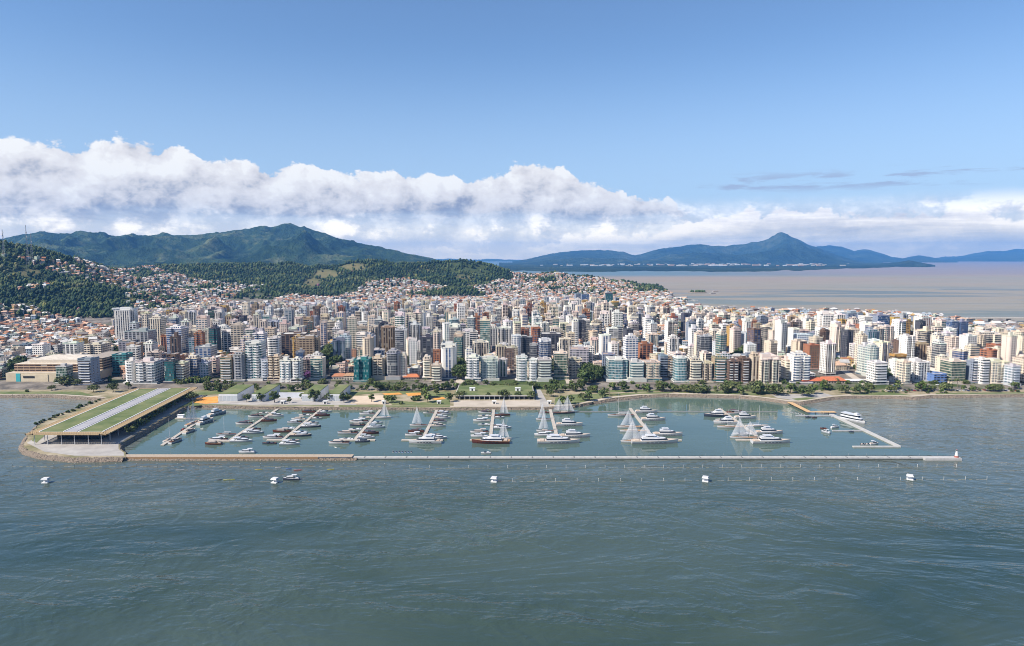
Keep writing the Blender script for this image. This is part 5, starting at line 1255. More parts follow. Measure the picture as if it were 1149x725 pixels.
# taller landmarks behind the front row, traced from the photo: edges, top, foot of the tower on the ground
MID_ = [
 (126, 150, 345, 384, 'vertical', 'white', 'grey', 'cross', 'frame', 'white round crowned hotel tower at the foot of the wooded hill'),
 (139, 168, 368, 400, 'loggia', 'grey', 'dark', 'box', 'flat', 'massive grey residential slab below the round crowned hotel tower'),
 (132, 148, 381, 402, 'pairs', 'lavender', 'dark', 'box', 'flat', 'lavender grey block just behind the teal office block'),
 (168, 183, 353, 392, 'vertical', 'cream', 'dark', 'box', 'setback', 'tall cream tower uphill from the massive grey slab'),
 (187, 206, 365, 402, 'glass', 'white', 'blue', 'notch', 'setback', 'dark blue and white tower behind the cream striped tower'),
 (219, 238, 386, 410, 'loggia', 'grey', 'blue', 'box', 'flat', 'grey tower with blue loggias behind the sky blue tower'),
 (70, 87, 383, 402, 'loggia', 'white', 'dark', 'box', 'flat', 'white block with dark window grid behind the mall'),
 (82, 94, 379, 400, 'windows', 'ochre', 'dark', 'box', 'flat', 'orange ochre block rising behind the mall'),
 (94, 115, 386, 404, 'pairs', 'cream', 'dark', 'notch', 'lift', 'broad cream block right behind the mall terraces'),
 (36, 50, 386, 404, 'windows', 'white', 'dark', 'box', 'lift', 'small white block inland from the mall car park'),
 (329, 357, 377, 414, 'pairs', 'tan', 'brown', 'cross', 'lift', 'massive tan brown old tower group behind the plain white tower'),
 (314, 343, 372, 404, 'loggia', 'brown', 'dark', 'box', 'flat', 'wide purple brown slab behind the light blue windowed tower'),
 (332, 340, 391, 420, 'glass', 'slate', 'blue', 'box', 'flat', 'slim blue glass tower right behind the plain white tower'),
 (374, 391, 371, 406, 'windows', 'cream', 'aqua', 'notch', 'lift', 'cream tower with aqua windows above the wooded lot'),
 (273, 290, 367, 398, 'ribbon', 'grey', 'grey', 'box', 'flat', 'grey block topped by a blue roof band behind the white crowned tower'),
 (298, 309, 366, 402, 'windows', 'beige', 'dark', 'box', 'lift', 'square cream grey tower behind the slim bluish tower'),
 (288, 297, 368, 400, 'vertical', 'grey', 'dark', 'box', 'lift', 'thin grey tower between the white crowned and cream grey towers'),
 (261, 274, 362, 394, 'vertical', 'cream', 'brown', 'box', 'setback', 'tall pale cream tower two blocks behind the grey stepped tower'),
 (240, 256, 365, 398, 'windows', 'white', 'pale', 'bay', 'setback', 'white stepped tower two blocks behind the olive banded tower'),
 (253, 262, 352, 385, 'vertical', 'tan', 'brown', 'box', 'lift', 'slim tan tower rising over the white stepped tower'),
 (471, 486, 374, 412, 'loggia', 'charcoal', 'grey', 'box', 'flat', 'dark charcoal tower with grey loggias behind the dark banded tower'),
 (486, 494, 391, 418, 'windows', 'brick', 'dark', 'box', 'flat', 'orange brick block beside the white and blue corner tower'),
 (530, 548, 382, 410, 'vertical', 'cream', 'dark', 'notch', 'lift', 'cream tower directly behind the pale balcony tower'),
 (556, 568, 386, 412, 'vertical', 'beige', 'dark', 'box', 'lift', 'beige tower with dark strips behind the broad pale tower'),
 (568, 581, 387, 414, 'pairs', 'beige', 'brown', 'box', 'lift', 'beige brown tower between broad pale and white teal towers'),
 (379, 393, 376, 408, 'pairs', 'paleblue', 'aqua', 'notch', 'setback', 'pale blue tower of twin bays above the wooded lot'),
 (402, 420, 375, 405, 'pairs', 'paleblue', 'pale', 'bay', 'setback', 'pale blue white tower behind the vivid teal tower'),
 (426, 443, 365, 400, 'vertical', 'tan', 'brown', 'cross', 'lift', 'tan brown tower high behind the beige stacked tower'),
 (443, 457, 366, 400, 'pairs', 'white', 'pale', 'box', 'setback', 'bright white tower high behind the smoky glass tower'),
 (503, 515, 355, 388, 'glass', 'paleblue', 'teal', 'round', 'flat', 'pale teal glass tower mid city behind the white and blue corner tower'),
 (521, 536, 369, 395, 'ribbon', 'white', 'dark', 'box', 'lift', 'white banded tower two blocks behind the pale balcony tower'),
 (545, 559, 365, 398, 'vertical', 'white', 'grey', 'box', 'setback', 'white tower, first of two white ones behind the broad pale tower'),
 (559, 574, 366, 398, 'vertical', 'white', 'dark', 'notch', 'lift', 'white tower, second of two white ones behind the broad pale tower'),
 (486, 495, 367, 398, 'pairs', 'pink', 'dark', 'box', 'lift', 'slim pinkish tower mid city behind the charcoal tower'),
 (605, 618, 379, 412, 'glass', 'white', 'blue', 'bay', 'frame', 'white tower with bright blue glass spine behind the grey green tower'),
 (606, 631, 373, 404, 'loggia', 'charcoal', 'dark', 'box', 'flat', 'long charcoal slab behind the tower with the bright blue spine'),
 (639, 662, 389, 420, 'pairs', 'lavender', 'grey', 'box', 'flat', 'lavender grey slab behind the grey beige tower'),
 (581, 598, 377, 406, 'loggia', 'charcoal', 'dark', 'notch', 'lift', 'dark loggia block behind the white teal tower'),
 (676, 691, 396, 420, 'loggia', 'slate', 'dark', 'box', 'flat', 'dark slate block behind the broad aqua tower'),
 (681, 698, 380, 406, 'loggia', 'tan', 'brown', 'box', 'lift', 'tan brown tower two blocks behind the broad aqua tower'),
 (717, 733, 383, 409, 'loggia', 'brick', 'dark', 'box', 'lift', 'terracotta tower two blocks behind the flat beige tower'),
 (722, 733, 353, 388, 'ribbon', 'white', 'pale', 'round', 'lift', 'tall pale tower mid city in line with the flat beige tower'),
 (701, 712, 378, 404, 'vertical', 'lavender', 'dark', 'box', 'lift', 'lavender tower with dark strips behind the pale green banded tower'),
 (679, 688, 328, 348, 'glass', 'charcoal', 'teal', 'box', 'flat', 'black teal glass tower standing alone near the far shore'),
 (652, 661, 329, 346, 'glass', 'slate', 'blue', 'box', 'flat', 'dark blue glass tower near the black teal far tower'),
 (645, 652, 328, 345, 'ribbon', 'slate', 'dark', 'box', 'flat', 'slate tower paired with the dark blue far glass tower'),
 (606, 613, 337, 360, 'windows', 'ochre', 'dark', 'box', 'lift', 'ochre yellow tower in the back of the centre'),
 (613, 622, 340, 361, 'windows', 'tan', 'brown', 'box', 'lift', 'tan tower beside the ochre yellow tower in the back'),
 (924, 937, 382, 422, 'vertical', 'white', 'brown', 'notch', 'lift', 'tall white and brown tower behind the red roofed halls'),
 (835, 850, 371, 396, 'loggia', 'paleblue', 'aqua', 'box', 'lift', 'pale blue gridded tower behind the second brown tower'),
 (819, 831, 363, 392, 'ribbon', 'slate', 'pale', 'box', 'setback', 'blue grey banded tower two blocks behind the dark brown tower'),
 (856, 866, 366, 392, 'glass', 'white', 'blue', 'box', 'flat', 'white edged dark blue glass tower behind the slim beige tower'),
 (803, 817, 356, 386, 'vertical', 'brick', 'dark', 'box', 'setback', 'brick red and black tower behind the blue green banded tower'),
 (832, 850, 358, 384, 'windows', 'brick', 'dark', 'box', 'lift', 'stepped brick brown tower near the far shore bend'),
 (920, 936, 349, 382, 'pairs', 'white', 'grey', 'cross', 'frame', 'big white grey tower of twin wings near the far water'),
 (938, 948, 351, 380, 'vertical', 'white', 'dark', 'box', 'lift', 'white pointed tower beside the twin wing tower near the far water'),
 (948, 968, 349, 378, 'pairs', 'slate', 'blue', 'notch', 'lift', 'blue grey tower pair near the far water'),
 (968, 984, 351, 386, 'ribbon', 'white', 'dark', 'box', 'flat', 'white half of the big two tone tower near the far water'),
 (981, 997, 350, 387, 'glass', 'slate', 'blue', 'box', 'flat', 'dark blue half of the big two tone tower near the far water'),
 (894, 909, 374, 402, 'windows', 'paleblue', 'blue', 'box', 'flat', 'white block with a strong blue side behind the deep balcony tower'),
 (1000, 1022, 356, 380, 'windows', 'ochre', 'brown', 'notch', 'lift', 'ochre tan tower group near the far water'),
 (1031, 1044, 354, 384, 'vertical', 'white', 'brick', 'box', 'setback', 'white tower with orange brick side near the far water'),
 (1065, 1074, 358, 394, 'glass', 'slate', 'blue', 'box', 'flat', 'deep blue glass twin tower nearer the ochre towers'),
 (1075, 1085, 357, 394, 'glass', 'slate', 'blue', 'box', 'flat', 'deep blue glass twin tower nearer the bridge'),
 (1097, 1123, 373, 402, 'ribbon', 'cream', 'dark', 'notch', 'setback', 'wide cream stepped tower inland from the slate balcony tower'),
 (1114, 1133, 386, 408, 'loggia', 'brick', 'dark', 'box', 'lift', 'brick tower behind the broad blank wall tower'),
 (1026, 1044, 384, 412, 'vertical', 'tan', 'brown', 'cross', 'lift', 'tan tower with brown strips behind the white cross tower'),
 (1009, 1026, 379, 408, 'loggia', 'brown', 'dark', 'box', 'lift', 'dark red brown tower behind the cream bay tower'),
 (966, 978, 384, 422, 'windows', 'palegreen', 'pale', 'notch', 'lift', 'tall pale tower just inland from the banded corner tower'),
 (974, 986, 386, 424, 'pairs', 'palegreen', 'aqua', 'bay', 'setback', 'tall pale green tower directly behind the banded corner tower'),
 (1045, 1058, 388, 414, 'vertical', 'cream', 'brown', 'box', 'lift', 'cream tower two blocks behind the low blue block'),
]
GLS['brick'] = (.2, .07, .03)
n_ind = len(FR_)
for i, (u0, u1, vt, vb, sty, wc, gc, sh, cr, lab_) in enumerate(MID_):
    p, w_, h = size_from(u0, u1, vt, vb, 4.0)
    zg = max(3.0, float(land_z([p.x], [p.y])[0])); top = at_y((u0 + u1) / 2, vt, p.y).z
    d = min(max(w_ * .9, 12), 26); R_ = random.Random(300 + i)
    tower((p.x, p.y + d / 2, zg - .5), math.radians(R_.uniform(-3, 12)), max(9, w_ * .9), d, max(12, top - zg), sty, WALL[wc], GLS[gc], sh, cr, lab_, None, 300 + i)
    occ.append((p.x, p.y + d / 2, max(w_, d) * .62))
n_ind += len(MID_)

# shopping mall
ma, mb_ = g(3, 431), g(104, 431)
r = tag(empty('shopping_mall', ((ma.x + mb_.x) / 2, ma.y + 40, 3)), 'long cream shopping mall with brown banded upper storey and teal panel', 'shopping mall')
W_ = mb_.x - ma.x
m_ = MB(); m_.box(0, 0, -1, W_ * .96, 74, 13, 'plaster', (.50, .42, .30), topmat='roofing', topcol=(.44, .38, .3)); m_.build('wall', r)
m_ = MB(); m_.box(-W_ * .08, 4, 12, W_ * .74, 62, 9, 'facade_ribbon', (.42, .30, .2), (.06, .035, .025), topmat='roofing', topcol=(.52, .45, .36)); m_.build('upper_storey', r)
m_ = MB(); m_.box(-W_ * .05, 6, 21, W_ * .60, 44, 3.5, 'plaster', (.50, .44, .36), topmat='roofing', topcol=(.54, .48, .4)); m_.build('roof', r)
m_ = MB(); m_.box(W_ * .34, 16, 12, W_ * .26, 60, 14, 'facade_ribbon', (.36, .28, .2), (.05, .03, .02), topmat='roofing', topcol=(.3, .26, .22)); m_.build('terraced_wing', r)
m_ = MB(); m_.box(-W_ * .34, -37.3, 1.0, 5, .8, 10.5, 'gloss', (.05, .35, .38)); m_.build('teal_panel', r)
m_ = MB(); m_.box(-W_ * .16, -37.2, 1.5, W_ * .3, .7, 9, 'plaster', (.55, .47, .34)); m_.build('blank_panel', r)
m_ = MB(); m_.box(-W_ * .22, -37.7, 6.3, 13, .3, 2.3, 'darkglass', (.02, .02, .03)); m_.build('sign_board', r)
m_ = MB(); m_.box(W_ * .16, -37.3, .3, 16, .8, 8.0, 'darkglass', (0, 0, 0)); m_.build('entrance_glazing', r)
occ.append(((ma.x + mb_.x) / 2, ma.y + 40, 62))
# red roofed halls, low halls on the avenue
def hall(name, u, v, w_, d, h, wc, rc, lab_, cat, rz=0.05, hip=True):
    p = g(u, v); r = tag(empty(name, (p.x, p.y + d / 2, PZ), rz), lab_, cat)
    m_ = MB(); m_.box(0, 0, -1, w_, d, h + 1, 'facade_windows', wc, (.04, .045, .05), .3); m_.build('wall', r)
    m_ = MB()
    if hip:
        q = rect(0, 0, w_ + 1.4, d + 1.4); t = rect(0, 0, w_ * .7, .4)
        m_.prism(q, h, h + d * .24, 'tile', rc, 'tile', rc, top_poly=t)
    else: m_.box(0, 0, h, w_ + 1, d + 1, .6, 'roofing', rc)
    m_.build('roof', r); occ.append((p.x, p.y + d / 2, max(w_, d) * .5)); return r
hall('tiled_hall', 912, 432.5, 26, 15, 5, (.5, .42, .34), (.42, .12, .06), 'low hall with a red tiled roof beside the deep balcony tower', 'hall')
hall('tiled_hall', 935, 432.3, 30, 16, 5, (.5, .42, .34), (.44, .14, .07), 'longest low hall with a red tiled roof on the avenue', 'hall')
hall('market_hall', 905, 426, 20, 13, 7, (.6, .58, .55), (.5, .48, .46), 'low white flat roofed hall behind the red tiled halls', 'hall', hip=False)
hall('market_hall', 962, 431.5, 20, 11, 4, (.3, .3, .3), (.55, .55, .56), 'low pavilion with white flat roof at the diagonal street mouth', 'hall', hip=False)
hall('tiled_house', 1122, 433, 22, 14, 6, (.5, .35, .3), (.16, .08, .07), 'dark roofed villa before the broad blank wall tower', 'house')
hall('tiled_house', 380, 428, 16, 12, 6, (.6, .5, .42), (.36, .16, .09), 'pinkish villa with tiled roof beside the wooded lot', 'house')
hall('tiled_house', 392, 428.6, 14, 12, 7, (.58, .50, .40), (.34, .2, .12), 'cream villa with tiled roof next to the vivid teal tower', 'house')
hall('tiled_house', 461, 428, 18, 13, 5, (.5, .42, .36), (.42, .15, .07), 'low villa with orange tiles beside the slim pinkish tower', 'house')

# ---- scattered blocks: grid jittered, towers and low buildings
def zone_ok(u, v):
    vb = np.interp(u, [-80, 0, 60, 130, 150, 200, 300, 560, 740, 800, 1300], [398, 394, 384, 372, 352, 346, 341, 338, 336, 340, 340])
    return v > vb
ys = np.arange(800, 2560, 29.0); sites = []
for y in ys:
    hw = (1220 - CU) / FPX * y * CP
    for x in np.arange(-hw, hw, 30.0):
        sites.append((x + rng.uniform(-8, 8), y + rng.uniform(-8, 8)))
sites = np.array(sites); zs = land_z(sites[:, 0], sites[:, 1])
uu, vv = pix(sites[:, 0], sites[:, 1], zs)
keep = (zs > 1.5) & zone_ok(uu, vv) & (uu > -60) & (uu < 1215)
den = fbm(sites[:, 0] / 170.0, sites[:, 1] / 170.0, 3)
GREEN = [(366, 408, 13, 12), (445, 412, 12, 9), (660, 424, 17, 11), (855, 405, 16, 6), (480, 362, 22, 4), (1092, 378, 9, 6), (610, 420, 6, 8), (888, 418, 6, 8), (830, 405, 12, 4), (515, 420, 5, 8), (128, 392, 6, 9), (20, 418, 14, 6), (1000, 425, 6, 5), (930, 372, 4, 4), (672, 342, 8, 3)]
def in_green(u, v): return any(((u - a) / c_) ** 2 + ((v - b_) / d_) ** 2 < 1 for a, b_, c_, d_ in GREEN)
TW_W = ['white', 'cream', 'beige', 'pink', 'white', 'cream', 'pink', 'white', 'beige', 'cream', 'white', 'pink', 'brown', 'paleblue', 'tan', 'cream', 'cream', 'slate', 'white', 'pink', 'cream', 'white', 'grey', 'white', 'cream', 'brick', 'beige', 'cream', 'pink', 'white', 'cream', 'pink', 'white', 'beige', 'charcoal', 'cream', 'white', 'ochre']
TW_G = ['dark', 'dark', 'brown', 'grey', 'pale', 'dark', 'green', 'teal', 'blue', 'grey']
cand = []
for i in range(len(sites)):
    if not keep[i]: continue
    x, y = sites[i]; u, v = uu[i], vv[i]
    if in_green(u, v) or any((x - a) ** 2 + (y - b_) ** 2 < (c_ + 10) ** 2 for a, b_, c_ in occ if abs(a - x) < 90): continue
    if min(abs(u - q) for q in (975 - (437 - v) * 1.4, 116 - (434 - v) * .14, 517 + (433 - v) * .25)) < 5 and v > 406: continue
    pt = .78 if u > 150 else .30
    if v < 352: pt = .66
    if u < 130: pt = .5 if v > 380 else .1
    cand.append((x, y, zs[i], u, v, rng.random() < pt * (.55 + .9 * den[i]), den[i]))
tw = [c_ for c_ in cand if c_[5]]; lowb = [c_ for c_ in cand if not c_[5]]
R_ = random.Random(77)
specs = []
for (x, y, z, u, v, _, dn) in tw:
    h = R_.choice([24, 27, 30, 36, 39, 42, 42, 45, 48]) * (1.0 if v > 352 else .8)
    if v > 352 and R_.random() < .12: h *= 1.25
    if u < 130: h = R_.choice([12, 12, 15, 18])
    if u > 700 and v < 372: h *= .78
    vl = np.interp(u, [0, 150, 300, 560, 640, 700, 745, 775, 820, 880, 940, 1000, 1060, 1100, 1149], [372, 346, 336, 334, 332, 333, 338, 346, 350, 353, 350, 350, 356, 364, 370]) + R_.uniform(0, 10) ** 1.0
    h = min(h, at_y(u, vl, y).z - z)
    if h < 10: continue
    if y < 860: h = min(h, R_.choice([12, 18, 24, 30]))
    specs.append((x, y, z, u, v, R_.uniform(9.5, 16), R_.uniform(10, 16), h, R_.choice(list(STY)), R_.choice(TW_W), R_.choice(TW_G), R_.choice(['box', 'box', 'notch', 'bay', 'cross', 'round']), R_.choice(['setback', 'lift', 'lift', 'flat', 'frame'])))
specs.sort(key=lambda q: -(q[7] * q[5]) / q[1] ** 2 * (1.6 if q[1] < 1300 else 1))
ROWW = [(900, 'just behind'), (1000, 'a block behind'), (1150, 'two blocks behind'), (1320, 'mid city behind'), (1550, 'deep behind'), (1900, 'far behind'), (9e9, 'in the last rows behind')]
STW = dict(windows='punched windows', pairs='paired windows', ribbon='banded floors', vertical='tall strips', glass='glass walls', loggia='deep loggias')
CRW = dict(setback='stepped', lift='towered', flat='flat', frame='framed')
stuff_g = MB(); n_free = 300 - n_ind; used_labels = set()
for i, (x, y, z, u, v, w_, d, h, sty, wc, gc, sh, cr) in enumerate(specs):
    rz = math.radians(R_.uniform(-4, 12) if u < 700 else R_.uniform(0, 24))
    if i < n_free:
        hw_ = 'squat' if h < 20 else 'mid height' if h < 34 else 'tall'
        rw = next(b_ for a, b_ in ROWW if y < a); ref = near_ref(u)
        lab_ = f"{hw_} {WWORD.get(wc, wc)} tower with {STW[sty]} {rw} {ref}"
        if lab_ in used_labels: lab_ = f"{hw_} {CRW[cr]} top {WWORD.get(wc, wc)} tower {rw} {ref}"
        used_labels.add(lab_)
        tower((x, y, z - .3), rz, w_, d, h, sty, WALL[wc], GLS[gc], sh, cr, lab_, None, 1000 + i)
    else:
        stuff_g.T = Matrix.Translation((x, y, z - .3)) @ Matrix.Rotation(rz, 4, 'Z')
        rs = random.Random(1000 + i); k = rs.uniform(.9, 1.05)
        tower_parts(rs, w_, d, h, sty, tuple(c_ * k for c_ in WALL[wc]), GLS[gc], sh, cr, lambda q: stuff_g, podium=False)
stuff_g.T = Matrix.Identity(4)
struct(stuff_g.build('distant_towers'), 'stuff', 'packed distant apartment towers of the city centre')
print('towers', len(specs), 'low', len(lowb))

# ---- houses: low city blocks and the hillside quarters
HWALL = [('white', (.58, .55, .50)), ('cream', (.52, .44, .33)), ('pinkish', (.55, .40, .34)), ('ochre', (.48, .32, .13)), ('pale blue', (.40, .48, .56)), ('grey', (.38, .37, .36)), ('brick', (.36, .19, .12)), ('pale green', (.40, .48, .38)), ('beige', (.46, .38, .29))]
HROOF = [('orange tiled', (.34, .16, .09)), ('brown tiled', (.26, .13, .08)), ('pale tiled', (.50, .34, .24)), ('grey sheet', (.36, .35, .34)), ('dark sheet', (.17, .15, .14)), ('light sheet', (.55, .53, .5))]
def house_parts(rs, w_, d, h, wc, rc, flat, wm, rm):
    wm.box(0, 0, -3.5, w_, d, h + 3.5, 'facade_windows', wc, (.05, .05, .055), rs.random(), topmat='roofing', topcol=rc)
    if flat:
        rm.box(0, 0, h, w_ + .3, d + .3, .5, 'roofing', rc); rm.box(w_ * .2, d * .1, h + .5, w_ * .3, d * .3, 1.8, 'plaster', wc)
    else:
        o = .5; hr = min(w_, d) * .28
        a, b_ = (w_ / 2 + o, d / 2 + o)
        e = rs.choice([0, .35]) * w_
        rm.face([(-a, -b_, h), (a, -b_, h), (a - e, 0, h + hr), (-a + e, 0, h + hr)], 'tile', rc); rm.face([(a, b_, h), (-a, b_, h), (-a + e, 0, h + hr), (a - e, 0, h + hr)], 'tile', rc)
        rm.face([(a, -b_, h), (a, b_, h), (a - e, 0, h + hr)], 'tile' if e else 'plaster', rc if e else wc); rm.face([(-a, b_, h), (-a, -b_, h), (-a + e, 0, h + hr)], 'tile' if e else 'plaster', rc if e else wc)
        rm.face([(-a, -b_, h - .02), (-a, b_, h - .02), (a, b_, h - .02), (a, -b_, h - .02)], 'tile', rc)
FAV = [(75, 287), (150, 290), (172, 300), (228, 316), (300, 322), (345, 333), (395, 331), (412, 317), (450, 312), (490, 321), (545, 322), (572, 306), (640, 308), (700, 318), (755, 330), (748, 344), (560, 347), (400, 349), (300, 350), (225, 358), (160, 350), (140, 345), (138, 330), (112, 310)]
FAV2 = [(-60, 342), (0, 345), (30, 343), (70, 356), (110, 366), (140, 372), (140, 392), (100, 402), (60, 408), (-60, 412)]
HILLS = [(-20, 285), (60, 292), (120, 310), (150, 345), (60, 345), (-20, 340)]
def inpoly(u, v, P):
    c_ = np.zeros(u.shape, bool); n_ = len(P)
    for i in range(n_):
        (x0, y0), (x1, y1) = P[i], P[i - 1]
        k = ((y0 > v) != (y1 > v)) & (u < (x1 - x0) * (v - y0) / (y1 - y0 + 1e-9) + x0); c_ ^= k
    return c_
hs_ = []
for (x, y, z, u, v, _, dn) in lowb: hs_.append((x, y, z, u, v, 'city'))
for x0, y0, z0, u0, v0, _, dn in cand:       # infill between the towers
    for k in range(2):
        x, y = x0 + rng.uniform(-22, 22), y0 + rng.uniform(14, 24)
        if all((x - a) ** 2 + (y - b_) ** 2 > (c_ + 7) ** 2 for a, b_, c_ in occ if abs(a - x) < 70): hs_.append((x, y, z0, u0, v0, 'city'))
gy = np.arange(1100, 3250, 14.0); P_ = []
for y in gy:
    xl = (-70 - CU) / FPX * y; xr = (790 - CU) / FPX * y
    xs_ = np.arange(xl, xr, 12.5); P_.append(np.stack([xs_ + rng.uniform(-5, 5, xs_.shape), np.full(xs_.shape, y) + rng.uniform(-5, 5, xs_.shape)], 1))
P_ = np.concatenate(P_); zz = land_z(P_[:, 0], P_[:, 1]); pu, pv = pix(P_[:, 0], P_[:, 1], zz)
patch = fbm(P_[:, 0] / 170.0 + 40, P_[:, 1] / 170.0, 3)
ok = ((inpoly(pu, pv, FAV) & (patch < .545 + .12 * (pu > 575))) | (inpoly(pu, pv, FAV2) & (patch < .76)) | ((inpoly(pu, pv, HILLS) & (patch < .36)))) & (zz > 3) & (bald(pu, pv) < .3) & (rng.random(len(P_)) < .8)
for i in np.nonzero(ok)[0]: hs_.append((P_[i, 0], P_[i, 1], zz[i], pu[i], pv[i], 'hill' if inpoly(pu[i:i + 1], pv[i:i + 1], FAV)[0] else 'slope'))
R_ = random.Random(31); H_ = []
for (x, y, z, u, v, kind) in hs_:
    big = kind == 'city'
    w_, d = (R_.uniform(9, 20), R_.uniform(9, 18)) if big else (R_.uniform(6.5, 11), R_.uniform(6, 10))
    h = R_.choice([4, 6, 7, 9, 12]) if big else R_.choice([3.5, 5.5, 6, 6.5, 8.5])
    H_.append((x, y, z, u, v, kind, w_, d, h, R_.choice(HWALL), R_.choice(HROOF if not big else HROOF[2:] + HROOF[3:] + HROOF[:1]), R_.random() < (.7 if big else .25)))
# those that show largest: on the open slopes first, then low blocks near the front
H_.sort(key=lambda q: -(q[8] + q[7] * .3) * q[6] / q[1] ** 2 * (.16 if q[5] == 'city' else 1.0))
hm_ = MB(); hl = set()
ZN = [(60, 'below the masts'), (140, 'under the mast hill'), (230, 'between two wooded spurs'), (330, 'below the second ridge'), (430, 'below the bald knoll'), (520, 'under the middle ridge'), (600, 'where the ridge descends'), (700, 'on the headland slope'), (1300, 'on the headland tip')]
for i, (x, y, z, u, v, kind, w_, d, h, (wn, wc), (rn, rc), flat) in enumerate(H_):
    rz = R_.uniform(-.5, .6); rs = random.Random(5000 + i)
    if i < 300:
        szw = 'low' if h < 5 else 'two storey' if h < 8 else 'three storey'
        where = f"near {near_ref(u)[4:]}" if kind == 'city' else next(b_ for a, b_ in ZN if u < a)
        lab_ = f"{szw} {wn} house with {'flat ' if flat else ''}{rn.split()[0]} roof {where}"
        r = tag(empty('house', (x, y, z), rz), lab_, 'house', 'low houses of the city and its slopes')
        a, b_ = MB(), MB(); house_parts(rs, w_, d, h, wc, rc, flat, a, b_); a.build('wall', r); b_.build('roof', r)
    else:
        hm_.T = Matrix.Translation((x, y, z)) @ Matrix.Rotation(rz, 4, 'Z'); house_parts(rs, w_, d, h, wc, rc, flat, hm_, hm_)
hm_.T = Matrix.Identity(4)
struct(hm_.build('distant_houses'), 'stuff', 'packed small houses between the towers and up the hillsides')
print('houses', len(H_))
HPOS = np.array([(q[0], q[1]) for q in H_ if q[5] != 'city'])
# ------------------------------------------------------------------ trees
import bmesh
from mathutils import kdtree
def ico(sub, r_=1.0):
    bm = bmesh.new(); bmesh.ops.create_icosphere(bm, subdivisions=sub, radius=r_)
    v = np.array([q.co[:] for q in bm.verts]); f = np.array([[x.index for x in q.verts] for q in bm.faces]); bm.free(); return v, f
I1, F1 = ico(1)
def clump_template(seed, lobes):
    r = np.random.default_rng(seed); V, F = [], []; nb = 0
    for k in range(lobes):
        c_ = np.array([0, 0, .62]) if k == 0 else np.array([r.uniform(-.62, .62), r.uniform(-.62, .62), r.uniform(.3, .95)])
        s = .62 if k == 0 else r.uniform(.28, .5)
        v = I1 * s * (1 + r.uniform(-.3, .3, (len(I1), 1))) + c_
        V.append(v); F.append(F1 + nb); nb += len(v)
    return np.concatenate(V), np.concatenate(F)
TPL = [clump_template(40 + i, 5) for i in range(6)]; TPS = [clump_template(60 + i, 2) for i in range(6)]
def forest_mesh(name, P, S, C, near, label):
    """P points, S crown radii, C colours; crowns of several uneven lobes"""
    Vs, Fs, Cs = [], [], []; nb = 0; r = np.random.default_rng(9)
    which = r.integers(0, 6, len(P)); ang = r.uniform(0, 6.28, len(P)); sq = r.uniform(.75, 1.25, len(P))
    for t in range(12):
        T = TPL[t] if t < 6 else TPS[t - 6]
        idx = np.nonzero((which == t % 6) & (near if t < 6 else ~near))[0]
        if not len(idx): continue
        v, f = T; ca, sa = np.cos(ang[idx])[:, None], np.sin(ang[idx])[:, None]
        X = (v[None, :, 0] * ca - v[None, :, 1] * sa) * S[idx][:, None] + P[idx, 0][:, None]
        Y = (v[None, :, 0] * sa + v[None, :, 1] * ca) * S[idx][:, None] + P[idx, 1][:, None]
        Z = v[None, :, 2] * (S[idx] * 1.5 * sq[idx])[:, None] + P[idx, 2][:, None]
        Vs.append(np.stack([X, Y, Z], -1).reshape(-1, 3))
        Fs.append((f[None] + (np.arange(len(idx)) * len(v))[:, None, None] + nb).reshape(-1, 3)); nb += len(idx) * len(v)
        cj = np.repeat(C[idx], len(f), 0) * r.uniform(.72, 1.3, (len(idx) * len(f), 1)); Cs.append(cj)
    V, F, Cc = np.concatenate(Vs), np.concatenate(Fs), np.concatenate(Cs)
    me = bpy.data.meshes.new(name); me.vertices.add(len(V)); me.vertices.foreach_set('co', V.astype(np.float32).ravel())
    me.loops.add(F.size); me.loops.foreach_set('vertex_index', F.ravel().astype(np.int32)); me.polygons.add(len(F))
    me.polygons.foreach_set('loop_start', np.arange(0, F.size, 3, dtype=np.int32)); me.polygons.foreach_set('loop_total', np.full(len(F), 3, dtype=np.int32)); me.update(calc_edges=True)
    a = me.attributes.new('Col', 'FLOAT_COLOR', 'FACE'); q = np.ones((len(F), 4), np.float32); q[:, :3] = Cc; a.data.foreach_set('color', q.ravel())
    me.materials.append(MATS['foliage']); o = bpy.data.objects.new(name, me); COL.objects.link(o); return struct(o, 'stuff', label)
GRN = np.array([(.018, .034, .014), (.026, .048, .018), (.040, .064, .022), (.062, .084, .030), (.088, .105, .040), (.110, .115, .05)])
pts = []
for y in np.concatenate([np.arange(1250, 2150, 9.0), np.arange(2150, 3260, 13.0)]):
    st = 9.0 if y < 2150 else 12.0
    xs_ = np.arange((-110 - CU) / FPX * y, (790 - CU) / FPX * y, st)
    pts.append(np.stack([xs_ + rng.uniform(-4, 4, xs_.shape), np.full(xs_.shape, y) + rng.uniform(-4.5, 4.5, xs_.shape)], 1))
pts = np.concatenate(pts); zz = land_z(pts[:, 0], pts[:, 1]); pu, pv = pix(pts[:, 0], pts[:, 1], zz)
patch = fbm(pts[:, 0] / 170.0 + 40, pts[:, 1] / 170.0, 3); bare = fbm(pts[:, 0] / 210.0 + 7, pts[:, 1] / 210.0 + 3, 4)
infav = (inpoly(pu, pv, FAV) & (patch < .545 + .12 * (pu > 575))) | (inpoly(pu, pv, FAV2) & (patch < .76))
ok = (zz > 12) & ~(infav & (rng.random(len(pts)) < .72)) & ~((bare > .60) & (rng.random(len(pts)) < .5)) & (zone_ok(pu, pv) == False) & (pu > -100) & (rng.random(len(pts)) > bald(pu, pv) * .93)
kd = kdtree.KDTree(len(HPOS)); [kd.insert((x, y, 0), i) for i, (x, y) in enumerate(HPOS)]; kd.balance()
idx = [i for i in np.nonzero(ok)[0] if kd.find((pts[i, 0], pts[i, 1], 0))[2] > 5.5]
